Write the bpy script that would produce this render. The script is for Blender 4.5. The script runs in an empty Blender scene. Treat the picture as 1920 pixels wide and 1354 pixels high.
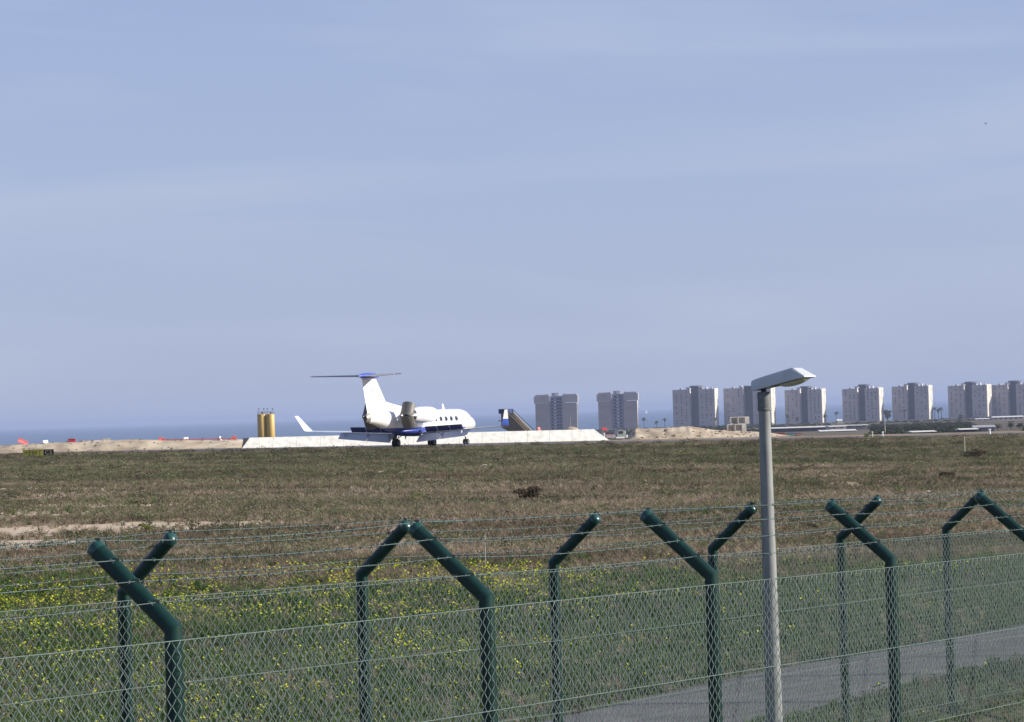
import bpy, math, random
import numpy as np
from mathutils import Vector, Matrix
random.seed(7)
RNG = np.random.default_rng(11)
R = math.radians
sc = bpy.context.scene
C = sc.collection

# ------------------------------------------------------------------ camera
EYE = 3.26
FPX = 5600.0                      # focal length in pixels of the 1920-wide photograph
ROLL = math.atan(0.0307)
PITCH = math.atan(95.5 / FPX)
fw = Vector((0, math.cos(PITCH), math.sin(PITCH)))
up0 = Vector((0, -math.sin(PITCH), math.cos(PITCH)))
rt0 = Vector((1, 0, 0))
camX = math.cos(ROLL) * rt0 - math.sin(ROLL) * up0
camY = math.sin(ROLL) * rt0 + math.cos(ROLL) * up0
cam = bpy.data.cameras.new('camera')
cam.lens = 36.0 * FPX / 1920.0
cam.sensor_width = 36.0
cam.clip_start = 0.2
cam.clip_end = 200000.0
cam_o = bpy.data.objects.new('camera', cam)
C.objects.link(cam_o)
m3 = Matrix((camX, camY, -fw)).transposed()
cam_o.matrix_world = Matrix.Translation((0, 0, EYE)) @ m3.to_4x4()
sc.camera = cam_o

# ------------------------------------------------------------------ light
SUN_EL, SUN_AZ = R(25), R(95)     # azimuth clockwise from +Y
S = Vector((math.cos(SUN_EL) * math.sin(SUN_AZ), math.cos(SUN_EL) * math.cos(SUN_AZ), math.sin(SUN_EL)))
w = bpy.data.worlds.new('World')
sc.world = w
w.use_nodes = True
wn, wl = w.node_tree.nodes, w.node_tree.links
sky = wn.new('ShaderNodeTexSky')
sky.sky_type = 'NISHITA'
sky.sun_disc = False
sky.sun_elevation = SUN_EL
sky.sun_rotation = SUN_AZ
sky.air_density = 1.0
sky.dust_density = 0.6
sky.ozone_density = 3.0
# a thin high veil of cirrus over the whole dome, with faint streaks
tc = wn.new('ShaderNodeTexCoord')
mp = wn.new('ShaderNodeMapping')
mp.inputs['Rotation'].default_value = (0, R(-4.5), R(10))
mp.inputs['Scale'].default_value = (4.0, 4.0, 30.0)
nz = wn.new('ShaderNodeTexNoise')
nz.inputs['Scale'].default_value = 1.0
nz.inputs['Detail'].default_value = 5.0
nz.inputs['Roughness'].default_value = 0.52
nz.inputs['Distortion'].default_value = 0.5
ramp = wn.new('ShaderNodeMapRange')
ramp.inputs['From Min'].default_value = 0.44
ramp.inputs['From Max'].default_value = 0.72
ramp.inputs['To Min'].default_value = 0.0
ramp.inputs['To Max'].default_value = 0.55
tint = wn.new('ShaderNodeMix'); tint.data_type = 'RGBA'; tint.blend_type = 'MULTIPLY'
tint.inputs['Factor'].default_value = 1.0
tint.inputs['B'].default_value = (0.98, 0.98, 1.30, 1)
mixv = wn.new('ShaderNodeMix'); mixv.data_type = 'RGBA'
# the veil is optically thick towards the horizon and thin overhead
sep = wn.new('ShaderNodeSeparateXYZ')
ab = wn.new('ShaderNodeMath'); ab.operation = 'ABSOLUTE'
ml = wn.new('ShaderNodeMath'); ml.operation = 'MULTIPLY'; ml.inputs[1].default_value = -2.3
ex_n = wn.new('ShaderNodeMath'); ex_n.operation = 'EXPONENT'
m8 = wn.new('ShaderNodeMath'); m8.operation = 'MULTIPLY'; m8.inputs[1].default_value = 0.86
wl.new(tc.outputs['Generated'], sep.inputs[0]); wl.new(sep.outputs['Z'], ab.inputs[0]); wl.new(ab.outputs[0], ml.inputs[0])
wl.new(ml.outputs[0], ex_n.inputs[0]); wl.new(ex_n.outputs[0], m8.inputs[0]); wl.new(m8.outputs[0], mixv.inputs['Factor'])
mixv.inputs['B'].default_value = (4.45, 5.25, 7.5, 1)
mixc = wn.new('ShaderNodeMix'); mixc.data_type = 'RGBA'
mixc.inputs['B'].default_value = (5.3, 6.0, 7.6, 1)
bg = wn['Background']
bg.inputs['Strength'].default_value = 0.074
wl.new(tc.outputs['Generated'], mp.inputs['Vector'])
wl.new(mp.outputs['Vector'], nz.inputs['Vector'])
wl.new(nz.outputs['Fac'], ramp.inputs['Value'])
wl.new(sky.outputs['Color'], tint.inputs['A'])
wl.new(tint.outputs['Result'], mixv.inputs['A'])
wl.new(mixv.outputs['Result'], mixc.inputs['A'])
wl.new(ramp.outputs['Result'], mixc.inputs['Factor'])
wl.new(mixc.outputs['Result'], bg.inputs['Color'])
sun = bpy.data.lights.new('sun', 'SUN')
sun.energy = 5.0
sun.angle = R(0.53)
sun.color = (1.0, 0.93, 0.83)
sun_o = bpy.data.objects.new('sun', sun)
C.objects.link(sun_o)
sun_o.rotation_euler = S.to_track_quat('Z', 'Y').to_euler()
sun_o.location = (60, 0, 60)
vs = sc.view_settings
vs.view_transform = 'Standard'
vs.look = 'None'
vs.exposure = 0.40
vs.gamma = 1.0
sc.cycles.use_denoising = True
sc.cycles.max_bounces = 6
sc.cycles.volume_bounces = 1

# ------------------------------------------------------------------ helpers
def W(px, py, D):
    """world point seen at photo pixel (px, py) at distance Y = D"""
    u, v = (px - 960) / FPX, (677 - py) / FPX
    r = fw + u * camX + v * camY
    p = Vector((0, 0, EYE)) + r * (D / r.y)
    return p

def smooth(a, b, x):
    t = np.clip((np.asarray(x, float) - a) / (b - a), 0, 1)
    return t * t * (3 - 2 * t)

def hash2(i, j, seed):
    h = np.sin(i * 127.1 + j * 311.7 + seed * 74.7) * 43758.5453
    return h - np.floor(h)

def vnoise(x, y, seed=0):
    x = np.asarray(x, float); y = np.asarray(y, float)
    i, j = np.floor(x), np.floor(y)
    fx, fy = x - i, y - j
    fx = fx * fx * (3 - 2 * fx); fy = fy * fy * (3 - 2 * fy)
    a, b = hash2(i, j, seed), hash2(i + 1, j, seed)
    c, d = hash2(i, j + 1, seed), hash2(i + 1, j + 1, seed)
    return (a * (1 - fx) + b * fx) * (1 - fy) + (c * (1 - fx) + d * fx) * fy

def fbm(x, y, seed=0, o=4):
    s, a, t = 0, .5, 0
    for k in range(o):
        s = s + a * vnoise(x * 2 ** k, y * 2 ** k, seed + k * 13); t += a; a *= .5
    return s / t

PROF_Y = [-400, 330, 400, 600, 1000, 2000, 3300, 3420, 3600, 9000]
PROF_Z = [0, 0, -0.9, -4.0, -7.5, -13.5, -19.0, -20.2, -25, -40]
def gz(x, y):
    x = np.asarray(x, float); y = np.asarray(y, float)
    t = -0.0125 * 60 * np.tanh(x / 60) * (1 - smooth(400, 1200, y))
    return t + np.interp(y, PROF_Y, PROF_Z)

def ditch(x, y):
    s_ = x * .852 - y * .524; t_ = x * .524 + y * .852
    return -.55 * smooth(-13.95, -11.2, s_) * (1 - smooth(-9.0, -7.5, s_)) * smooth(8, 32, t_) * (1 - smooth(60, 80, t_))

def gzf(x, y):
    return float(gz(x, y))

class MB:
    def __init__(s):
        s.v, s.f = [], []
    def add(s, vs_, fs):
        b = len(s.v)
        s.v += [tuple(p) for p in vs_]
        s.f += [tuple(b + i for i in f) for f in fs]
    def box(s, c, d, rz=0.0, M=None):
        hx, hy, hz = d[0] / 2, d[1] / 2, d[2] / 2
        ca, sa = math.cos(rz), math.sin(rz)
        P = []
        for z in (-hz, hz):
            for x, y in ((-hx, -hy), (hx, -hy), (hx, hy), (-hx, hy)):
                q = Vector((c[0] + x * ca - y * sa, c[1] + x * sa + y * ca, c[2] + z))
                P.append(M @ q if M else q)
        s.add(P, [(3, 2, 1, 0), (4, 5, 6, 7), (0, 1, 5, 4), (1, 2, 6, 5), (2, 3, 7, 6), (3, 0, 4, 7)])
    def loft(s, rings, cap=True):
        n = len(rings[0]); P = [p for r in rings for p in r]
        F = []
        for k in range(len(rings) - 1):
            for i in range(n):
                j = (i + 1) % n
                F.append((k * n + i, k * n + j, (k + 1) * n + j, (k + 1) * n + i))
        if cap:
            F.append(tuple(range(n))[::-1])
            F.append(tuple((len(rings) - 1) * n + i for i in range(n)))
        s.add(P, F)
    def tube(s, pts, rad, n=8, cap=True):
        pts = [Vector(p) for p in pts]
        if not hasattr(rad, '__len__'): rad = [rad] * len(pts)
        rings = []
        t0 = (pts[1] - pts[0]).normalized()
        a = t0.orthogonal().normalized()
        for k, p in enumerate(pts):
            if k == 0: t = t0
            elif k == len(pts) - 1: t = (p - pts[k - 1]).normalized()
            else: t = ((p - pts[k - 1]).normalized() + (pts[k + 1] - p).normalized()).normalized()
            a = (a - t * a.dot(t)).normalized()
            b = t.cross(a)
            rings.append([p + (a * math.cos(2 * math.pi * i / n) + b * math.sin(2 * math.pi * i / n)) * rad[k] for i in range(n)])
        s.loft(rings, cap)
    def lathe(s, prof, n=16, axis='z', o=(0, 0, 0), cap=True):
        rings = []
        for (t, r) in prof:
            ring = []
            for i in range(n):
                a = 2 * math.pi * i / n
                c, d = r * math.cos(a), r * math.sin(a)
                q = (c, d, t) if axis == 'z' else ((t, c, d) if axis == 'x' else (d, t, c))
                ring.append((q[0] + o[0], q[1] + o[1], q[2] + o[2]))
            rings.append(ring)
        s.loft(rings, cap)
    def mesh(s, name, mat=None, smooth_angle=35):
        m = bpy.data.meshes.new(name)
        m.from_pydata(s.v, [], s.f)
        m.update()
        if smooth_angle:
            m.shade_smooth()
            m.set_sharp_from_angle(angle=R(smooth_angle))
        if mat: m.materials.append(mat)
        return m
    def build(s, name, mat, parent=None, smooth_angle=35, loc=None, rot=None):
        return put(name, s.mesh(name, mat, smooth_angle), parent, loc, rot)

def put(name, mesh, parent=None, loc=None, rot=None):
    o = bpy.data.objects.new(name, mesh)
    C.objects.link(o)
    if parent: o.parent = parent
    if loc is not None: o.location = loc
    if rot is not None: o.rotation_euler = rot
    return o

def empty(name, loc=(0, 0, 0), rz=0):
    o = bpy.data.objects.new(name, None)
    o.empty_display_size = .2
    C.objects.link(o); o.location = loc; o.rotation_euler = (0, 0, rz)
    return o

def tag(o, label=None, cat=None, group=None, kind=None):
    if label: o['label'] = label
    if cat: o['category'] = cat
    if group: o['group'] = group
    if kind: o['kind'] = kind
    return o

def mat(name, col, rough=.6, metal=0.0, col2=None, scale=3.0, detail=4, bump=0.0, bscale=None, spec=0.5, coat=0.0, stretch=(1, 1, 1), lo=.35, hi=.65, coords='Object'):
    m = bpy.data.materials.new(name)
    m.use_nodes = True
    n, l = m.node_tree.nodes, m.node_tree.links
    p = n['Principled BSDF']
    p.inputs['Base Color'].default_value = (*col, 1)
    p.inputs['Roughness'].default_value = rough
    p.inputs['Metallic'].default_value = metal
    p.inputs['Specular IOR Level'].default_value = spec
    p.inputs['Coat Weight'].default_value = coat
    t = n.new('ShaderNodeTexCoord')
    mpn = n.new('ShaderNodeMapping'); mpn.inputs['Scale'].default_value = stretch
    l.new(t.outputs[coords], mpn.inputs['Vector'])
    if col2 is None: col2 = tuple(c * .82 for c in col)
    nn = n.new('ShaderNodeTexNoise'); nn.inputs['Scale'].default_value = scale; nn.inputs['Detail'].default_value = detail
    l.new(mpn.outputs[0], nn.inputs['Vector'])
    mr = n.new('ShaderNodeMapRange'); mr.inputs['From Min'].default_value = lo; mr.inputs['From Max'].default_value = hi
    l.new(nn.outputs['Fac'], mr.inputs['Value'])
    mx = n.new('ShaderNodeMix'); mx.data_type = 'RGBA'
    mx.inputs['A'].default_value = (*col, 1); mx.inputs['B'].default_value = (*col2, 1)
    l.new(mr.outputs['Result'], mx.inputs['Factor'])
    l.new(mx.outputs['Result'], p.inputs['Base Color'])
    if bump:
        b = n.new('ShaderNodeBump'); b.inputs['Strength'].default_value = bump
        n2 = n.new('ShaderNodeTexNoise'); n2.inputs['Scale'].default_value = bscale or scale * 4; n2.inputs['Detail'].default_value = 5
        l.new(mpn.outputs[0], n2.inputs['Vector'])
        l.new(n2.outputs['Fac'], b.inputs['Height'])
        l.new(b.outputs['Normal'], p.inputs['Normal'])
    return m

M = {}
M['post'] = mat('post_green', (.0035, .027, .021), .42, scale=7, col2=(.009, .040, .032), detail=8, bump=.12, bscale=45, spec=.3, stretch=(1, 1, .35), lo=.42, hi=.7)
M['wire'] = mat('wire_green_grey', (.22, .28, .25), .45, scale=6, col2=(.16, .21, .19))
M['strain'] = mat('straining_wire_green', (.12, .17, .15), .55, scale=6, col2=(.085, .13, .115))
M['barb'] = mat('barbed_wire', (.085, .125, .115), .55, scale=8, col2=(.055, .085, .08))
M['clip'] = mat('clip_green', (.012, .05, .042), .5, scale=30, col2=(.05, .07, .06))
M['cap'] = mat('cap_green', (.02, .075, .065), .3)
M['galv'] = mat('galvanised', (.29, .30, .285), .6, scale=14, col2=(.20, .21, .205), spec=.3, bump=.04, stretch=(1, 1, .25))
M['collar'] = mat('collar_grey', (.17, .185, .18), .7, scale=20, col2=(.12, .13, .13))
M['lamp'] = mat('lamp_housing', (.55, .58, .60), .5, scale=5, col2=(.48, .51, .53))
M['lens'] = mat('lamp_bowl', (.62, .58, .45), .25, scale=4, coat=.4)
M['white'] = mat('aircraft_white', (.84, .84, .82), .28, scale=1.2, col2=(.79, .79, .78), coat=.4)
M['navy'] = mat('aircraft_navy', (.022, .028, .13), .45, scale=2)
M['blue'] = mat('aircraft_blue', (.05, .11, .50), .3, scale=2, col2=(.045, .10, .44), coat=.4)
M['belly'] = mat('belly_blue', (.030, .055, .30), .35, scale=2, col2=(.026, .048, .26), coat=.2)
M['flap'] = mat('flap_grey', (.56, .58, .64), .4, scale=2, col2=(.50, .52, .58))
M['steel'] = mat('reverser_steel', (.20, .19, .17), .55, metal=.15, scale=5, col2=(.06, .058, .055), stretch=(1, 7, .3))
M['dark'] = mat('dark_metal', (.025, .025, .03), .5, scale=6)
M['tyre'] = mat('tyre_rubber', (.014, .014, .015), .8, scale=10)
M['strut'] = mat('gear_strut', (.06, .055, .065), .4, metal=.3, scale=8)
M['chrome'] = mat('chrome', (.65, .66, .68), .22, metal=.9)
M['glass'] = mat('window_glass', (.03, .035, .045), .08, scale=2, coat=.6)
M['rim'] = mat('window_rim', (.40, .41, .43), .35, metal=.4)
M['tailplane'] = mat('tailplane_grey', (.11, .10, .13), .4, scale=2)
M['tailgrey'] = mat('tail_grey', (.30, .29, .25), .45, metal=.3, scale=4, col2=(.2, .19, .17))
M['concrete'] = mat('painted_concrete', (.75, .735, .66), .8, scale=.9, col2=(.60, .58, .50), detail=6, bump=.15, bscale=5, stretch=(1.8, 1.8, .25), lo=.42, hi=.68)
M['sand'] = mat('sandy_earth', (.62, .52, .37), .95, scale=.55, col2=(.36, .28, .19), detail=7, bump=.6, bscale=3)
M['silo'] = mat('silo_ochre', (.64, .43, .11), .5, scale=.8, col2=(.52, .34, .085), stretch=(1, 1, .2))
M['red'] = mat('red_plastic', (.62, .07, .075), .45, scale=3, col2=(.52, .05, .06))
M['pink'] = mat('faded_red_plastic', (.78, .22, .20), .5, scale=3, col2=(.66, .15, .14))
M['wplastic'] = mat('white_plastic', (.82, .82, .80), .45, scale=3)
M['asphalt'] = mat('asphalt', (.085, .085, .092), .9, scale=1.2, col2=(.13, .125, .13), detail=8, bump=.3, bscale=40)
M['track'] = mat('track_asphalt', (.17, .16, .16), .9, scale=1.4, col2=(.105, .10, .10), detail=9, bump=.5, bscale=25)
M['yellow_sign'] = mat('sign_yellow', (.42, .42, .06), .5, scale=4, col2=(.34, .35, .05))
M['black'] = mat('sign_black', (.012, .012, .010), .5)
M['bark'] = mat('bark', (.12, .09, .07), .9, scale=6, col2=(.07, .05, .04))

# ------------------------------------------------------------------ ground, road, taxiway, sea
def ground_mat():
    m = bpy.data.materials.new('field_ground'); m.use_nodes = True
    n, l = m.node_tree.nodes, m.node_tree.links
    p = n['Principled BSDF']; p.inputs['Roughness'].default_value = .95; p.inputs['Specular IOR Level'].default_value = .15
    t = n.new('ShaderNodeTexCoord')
    def noise(scale, det, st=(1, 1, 1)):
        mm = n.new('ShaderNodeMapping'); mm.inputs['Scale'].default_value = st
        l.new(t.outputs['Object'], mm.inputs['Vector'])
        k = n.new('ShaderNodeTexNoise'); k.inputs['Scale'].default_value = scale; k.inputs['Detail'].default_value = det
        l.new(mm.outputs[0], k.inputs['Vector'])
        return k.outputs['Fac']
    def mix(a, b, fac, lo, hi):
        r = n.new('ShaderNodeMapRange'); r.inputs['From Min'].default_value = lo; r.inputs['From Max'].default_value = hi
        l.new(fac, r.inputs['Value'])
        x = n.new('ShaderNodeMix'); x.data_type = 'RGBA'
        for s_, q in (('A', a), ('B', b)):
            if isinstance(q, tuple): x.inputs[s_].default_value = (*q, 1)
            else: l.new(q, x.inputs[s_])
        l.new(r.outputs['Result'], x.inputs['Factor'])
        return x.outputs['Result']
    c = mix((.36, .275, .19), (.20, .155, .10), noise(.12, 6), .4, .6)
    c = mix(c, (.15, .145, .075), noise(.05, 5, (1, .6, 1)), .48, .66)
    c = mix(c, (.54, .44, .32), noise(.9, 6), .56, .70)
    av = n.new('ShaderNodeAttribute'); av.attribute_name = 'veg'
    c = mix(c, (.10, .10, .062), av.outputs['Fac'], 0.0, 1.0)
    af = n.new('ShaderNodeAttribute'); af.attribute_name = 'far'
    far_c = mix((.155, .13, .10), (.085, .08, .06), noise(.012, 6, (1, .5, 1)), .42, .58)
    c = mix(c, far_c, af.outputs['Fac'], 0.0, 1.0)
    ab_ = n.new('ShaderNodeAttribute'); ab_.attribute_name = 'bare'
    c = mix(c, (.56, .45, .325), ab_.outputs['Fac'], .15, .75)
    l.new(c, p.inputs['Base Color'])
    b = n.new('ShaderNodeBump'); b.inputs['Strength'].default_value = .7; b.inputs['Distance'].default_value = .1
    l.new(noise(6, 8), b.inputs['Height']); l.new(b.outputs['Normal'], p.inputs['Normal'])
    return m

xs = np.unique(np.concatenate([np.linspace(-90, 90, 151), np.linspace(-13, 17, 91), np.array([-9000, -6000, -3500, -2200, -1500, -1000, -700, -500, -350, -250, -180, -130, -110, 110, 130, 180, 250, 350, 500, 700, 1000, 1500, 2200, 3500, 6000, 9000.])]))
ys = np.unique(np.concatenate([np.array([-400, -200, -100, -50, -20, 0, 10.]), np.linspace(15, 120, 106), np.linspace(18, 60, 106), np.linspace(122, 360, 100), np.geomspace(365, 3600, 60)]))
GX, GY = np.meshgrid(xs, ys)
GZ = gz(GX, GY)
near = (1 - smooth(250, 280, GY)) * smooth(12, 24, GY)
GZ = GZ + ditch(GX, GY) + near * ((fbm(GX / 9, GY / 9, 3, 3) - .5) * .22)
GZ = GZ + smooth(450, 900, GY) * (1 - smooth(3200, 3400, GY)) * (fbm(GX / 160, GY / 160, 5, 3) - .5) * 2.2
nx_, ny_ = len(xs), len(ys)
vv = np.stack([GX.ravel(), GY.ravel(), GZ.ravel()], 1)
idx = np.arange(nx_ * ny_).reshape(ny_, nx_)
ff = np.stack([idx[:-1, :-1].ravel(), idx[:-1, 1:].ravel(), idx[1:, 1:].ravel(), idx[1:, :-1].ravel()], 1)
gm = bpy.data.meshes.new('ground')
gm.from_pydata(vv.tolist(), [], ff.tolist()); gm.shade_smooth()
gm.materials.append(ground_mat())
def ground_attrs():
    X_, Y_ = GX.ravel(), GY.ravel()
    for nm, arr in (('bare', bare(X_, Y_) * smooth(50, 60, Y_) * (1 - smooth(280, 300, Y_))), ('veg', np.clip((1 - smooth(46, 64, Y_ + (fbm(X_ / 5, Y_ / 5, 61, 3) - .5) * 22)) , 0, 1)), ('far', smooth(360, 480, Y_))):
        a = gm.attributes.new(nm, 'FLOAT', 'POINT'); a.data.foreach_set('value', arr.astype(np.float32))
tag(put('ground', gm), 'dry brown airfield grassland sloping away to the coast', kind='structure')

def bump_z(x, y):
    nr = (1 - smooth(250, 280, y)) * smooth(12, 24, y)
    return gz(x, y) + ditch(np.asarray(x, float), np.asarray(y, float)) + nr * ((fbm(np.asarray(x) / 9, np.asarray(y) / 9, 3, 3) - .5) * .22)

# fence direction and its normal (towards the camera side)
U = Vector((.524, .852, 0)).normalized()
NV = Vector((U.y, -U.x, 0))
def strip(name, s0, s1, t0, t1, lift, material, nt=160, ns=4, wob=.12):
    mb = MB(); P = []
    for i in range(nt + 1):
        t = t0 + (t1 - t0) * i / nt
        for j in range(ns + 1):
            s_ = s0 + (s1 - s0) * j / ns
            if j in (0, ns): s_ += (float(fbm(t * .9, j * 9.1, 21, 4)) - .5) * 4 * wob
            q = NV * s_ + U * t
            P.append((q.x, q.y, float(bump_z(q.x, q.y)) + (lift if 0 < j < ns else -.06)))
    F = []
    for i in range(nt):
        for j in range(ns):
            a = i * (ns + 1) + j
            F.append((a, a + 1, a + ns + 2, a + ns + 1))
    mb.add(P, F)
    return mb.build(name, material, smooth_angle=60)
tag(strip('service_road', -16.6, -14.05, 6, 120, .022, M['track'], nt=230, ns=10), kind='structure')

# taxiway: asphalt beyond the grass edge
mb = MB(); P = []; F = []
EDGE = [(-200, 298), (-65, 293), (-32, 287), (-9.5, 283), (20, 286), (43, 289), (200, 294)]
ex, ey = [e[0] for e in EDGE], [e[1] for e in EDGE]
def edge_y(x): return np.interp(x, ex, ey)
XS = np.linspace(-120, 120, 121)
for i, x in enumerate(XS):
    y0 = float(edge_y(x)) + .6
    for j, f_ in enumerate((0, .2, .4, .6, .8, 1)):
        y = y0 + (312 - y0) * f_
        P.append((x, y, gzf(x, y) + 0.02))
for i in range(len(XS) - 1):
    for j in range(5):
        a = i * 6 + j; F.append((a, a + 6, a + 7, a + 1))
mb.add(P, F)
tag(mb.build('taxiway', M['asphalt'], smooth_angle=60), kind='structure')
TAXI_LIFT = lambda x, y: gzf(x, y) + .02

# sea
def sea_mat():
    m = bpy.data.materials.new('sea_water'); m.use_nodes = True
    n, l = m.node_tree.nodes, m.node_tree.links
    p = n['Principled BSDF']
    p.inputs['Base Color'].default_value = (.05, .12, .26, 1)
    p.inputs['Roughness'].default_value = .55
    p.inputs['Specular IOR Level'].default_value = .35
    t = n.new('ShaderNodeTexCoord'); mm = n.new('ShaderNodeMapping'); mm.inputs['Scale'].default_value = (.02, .008, .02)
    k = n.new('ShaderNodeTexNoise'); k.inputs['Scale'].default_value = 1; k.inputs['Detail'].default_value = 6
    l.new(t.outputs['Object'], mm.inputs['Vector']); l.new(mm.outputs[0], k.inputs['Vector'])
    x = n.new('ShaderNodeMix'); x.data_type = 'RGBA'
    x.inputs['A'].default_value = (.10, .165, .27, 1); x.inputs['B'].default_value = (.13, .20, .31, 1)
    l.new(k.outputs['Fac'], x.inputs['Factor']); l.new(x.outputs['Result'], p.inputs['Base Color'])
    b = n.new('ShaderNodeBump'); b.inputs['Strength'].default_value = .5; b.inputs['Distance'].default_value = 1.0
    l.new(k.outputs['Fac'], b.inputs['Height']); l.new(b.outputs['Normal'], p.inputs['Normal'])
    return m
SEA_Z = -21.0
mb = MB()
P, F = [], []
sx = [-40000, -20000, -6000, -2000, 0, 2000, 6000, 20000, 40000]; sy = [3300, 5000, 9000, 20000, 40000]
for y in sy:
    for x in sx: P.append((x, y, SEA_Z))
for j in range(len(sy) - 1):
    for i in range(len(sx) - 1):
        a = j * len(sx) + i; F.append((a, a + 1, a + len(sx) + 1, a + len(sx)))
mb.add(P, F)
tag(mb.build('sea', sea_mat(), smooth_angle=0), kind='structure')

# earth banks
def bank(name, pts, D, depth, material, seed, label):
    px = [p[0] for p in pts]; py = [p[1] for p in pts]
    Xs = np.linspace(W(px[0], py[0], D).x, W(px[-1], py[-1], D).x, 150)
    tops = []
    for q, y_ in pts:
        v = W(q, y_, D); tops.append((v.x, v.z))
    tz = np.interp(Xs, [t[0] for t in tops], [t[1] for t in tops])
    prof = [(-.5, 0), (-.42, .12), (-.34, .38), (-.24, .66), (-.12, .90), (0, 1.0), (.15, .98), (.35, .7), (.5, 0)]
    P, F = [], []
    n = len(prof)
    for i, x in enumerate(Xs):
        endf = min(1, min(i, len(Xs) - 1 - i) / 8)
        for j, (f_, h) in enumerate(prof):
            y = D + depth * f_ + (float(fbm(x * .5, j * 3.3, seed, 2)) - .5) * 1.4 * (0 if j in (0, n - 1) else 1)
            g = gzf(x, y) - .12
            hh = h * (1 + (float(fbm(x * .9, j * .9, seed + 5, 3)) - .5) * .55 * (1 if h < .95 else .12)) * endf
            P.append((x, y, g + (tz[i] - g) * hh))
    for i in range(len(Xs) - 1):
        for j in range(n - 1):
            a = i * n + j; F.append((a, a + n, a + n + 1, a + 1))
    mb = MB(); mb.add(P, F)
    return tag(mb.build(name, material, smooth_angle=50), label, kind='structure')
bank('earth_bank', [(-420, 846), (-100, 839), (0, 836), (60, 832), (100, 830), (150, 828), (175, 825), (200, 826), (250, 824), (300, 825), (350, 825.5), (400, 825), (447, 824), (485, 824), (500, 830)], 322, 9, M['sand'], 31, 'pale sandy bank of dug earth along the taxiway')
bank('earth_bank', [(1171, 815), (1180, 805), (1192, 803.5), (1230, 803), (1262, 801), (1290, 799.5), (1312, 803), (1340, 806), (1365, 808.5), (1410, 809), (1440, 811), (1480, 817), (1530, 822)], 334, 11, M['sand'], 47, 'sandy bank of dug earth right of the white slope')

# ------------------------------------------------------------------ white concrete slope beside the taxiway
def make_wall():
    A = Vector((-28.9, 312, 0)); B = Vector((9.9, 325, 0))
    L = (B - A).length; d = (B - A).normalized(); nrm = Vector((d.y, -d.x, 0))
    root = empty('concrete_embankment', (A.x, A.y, gzf(A.x, A.y)))
    tag(root, 'long low white sloping concrete embankment behind the jet', 'embankment')
    run = 1.55
    pw = 2.6; npan = int(round((L - 2 * 1.3) / pw)); pw = (L - 2.6) / npan
    def topz(t):
        p = A + d * t
        q0, q1 = W(470, 820.5, 313).z, W(1113, 805, 324.5).z
        return q0 + (q1 - q0) * t / L
    def panel(t0, t1, b0, b1, dep, name, mt):
        mb = MB()
        P = []
        for (t, b) in ((t0, b0), (t1, b1)):
            tt = min(max(t, 1.3), L - 1.3)
            top = A + d * tt; tz = topz(tt)
            bt = min(max(b - (.523 if 0 < b < L else 0), 0), L)
            bot = A + d * bt + nrm * run; bz = gzf(bot.x, bot.y) - .1
            N_ = (nrm * (tz - bz) + Vector((0, 0, run))).normalized()
            P.append([bot.copy(), top.copy()])
            P[-1][0].z = bz; P[-1][1].z = tz
            P[-1] += [P[-1][1] - N_ * dep, P[-1][0] - N_ * dep]
        rings = [[Vector(q) - root.location for q in r] for r in P]
        mb.loft(rings)
        return mb.build(name, mt, root, smooth_angle=0)
    g = .012
    for k in range(npan):
        t0, t1 = 1.3 + k * pw, 1.3 + (k + 1) * pw
        panel(t0 + (g if k else 0), t1 - g, (t0 + g if k else 0), (t1 - g if k < npan - 1 else L), .12, 'panel', M['concrete'])
    # the body behind the panels
    mb = MB(); rings = []
    for t in np.linspace(1.35, L - 1.35, 14):
        top = A + d * t; tz = topz(t) - .03
        back = A + d * t - nrm * 3.0
        f0 = A + d * t + nrm * (run - .16)
        rings.append([Vector((q.x, q.y, z)) - root.location for q, z in ((f0, gzf(f0.x, f0.y) - .12), (A + d * t - nrm * .02, tz), (back, tz), (A + d * t - nrm * 4.2, gzf(back.x, back.y) - .2))])
    mb.loft(rings)
    mb.build('fill', mat('fill_earth', (.4, .36, .28), .9), root, smooth_angle=0)
make_wall()

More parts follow.
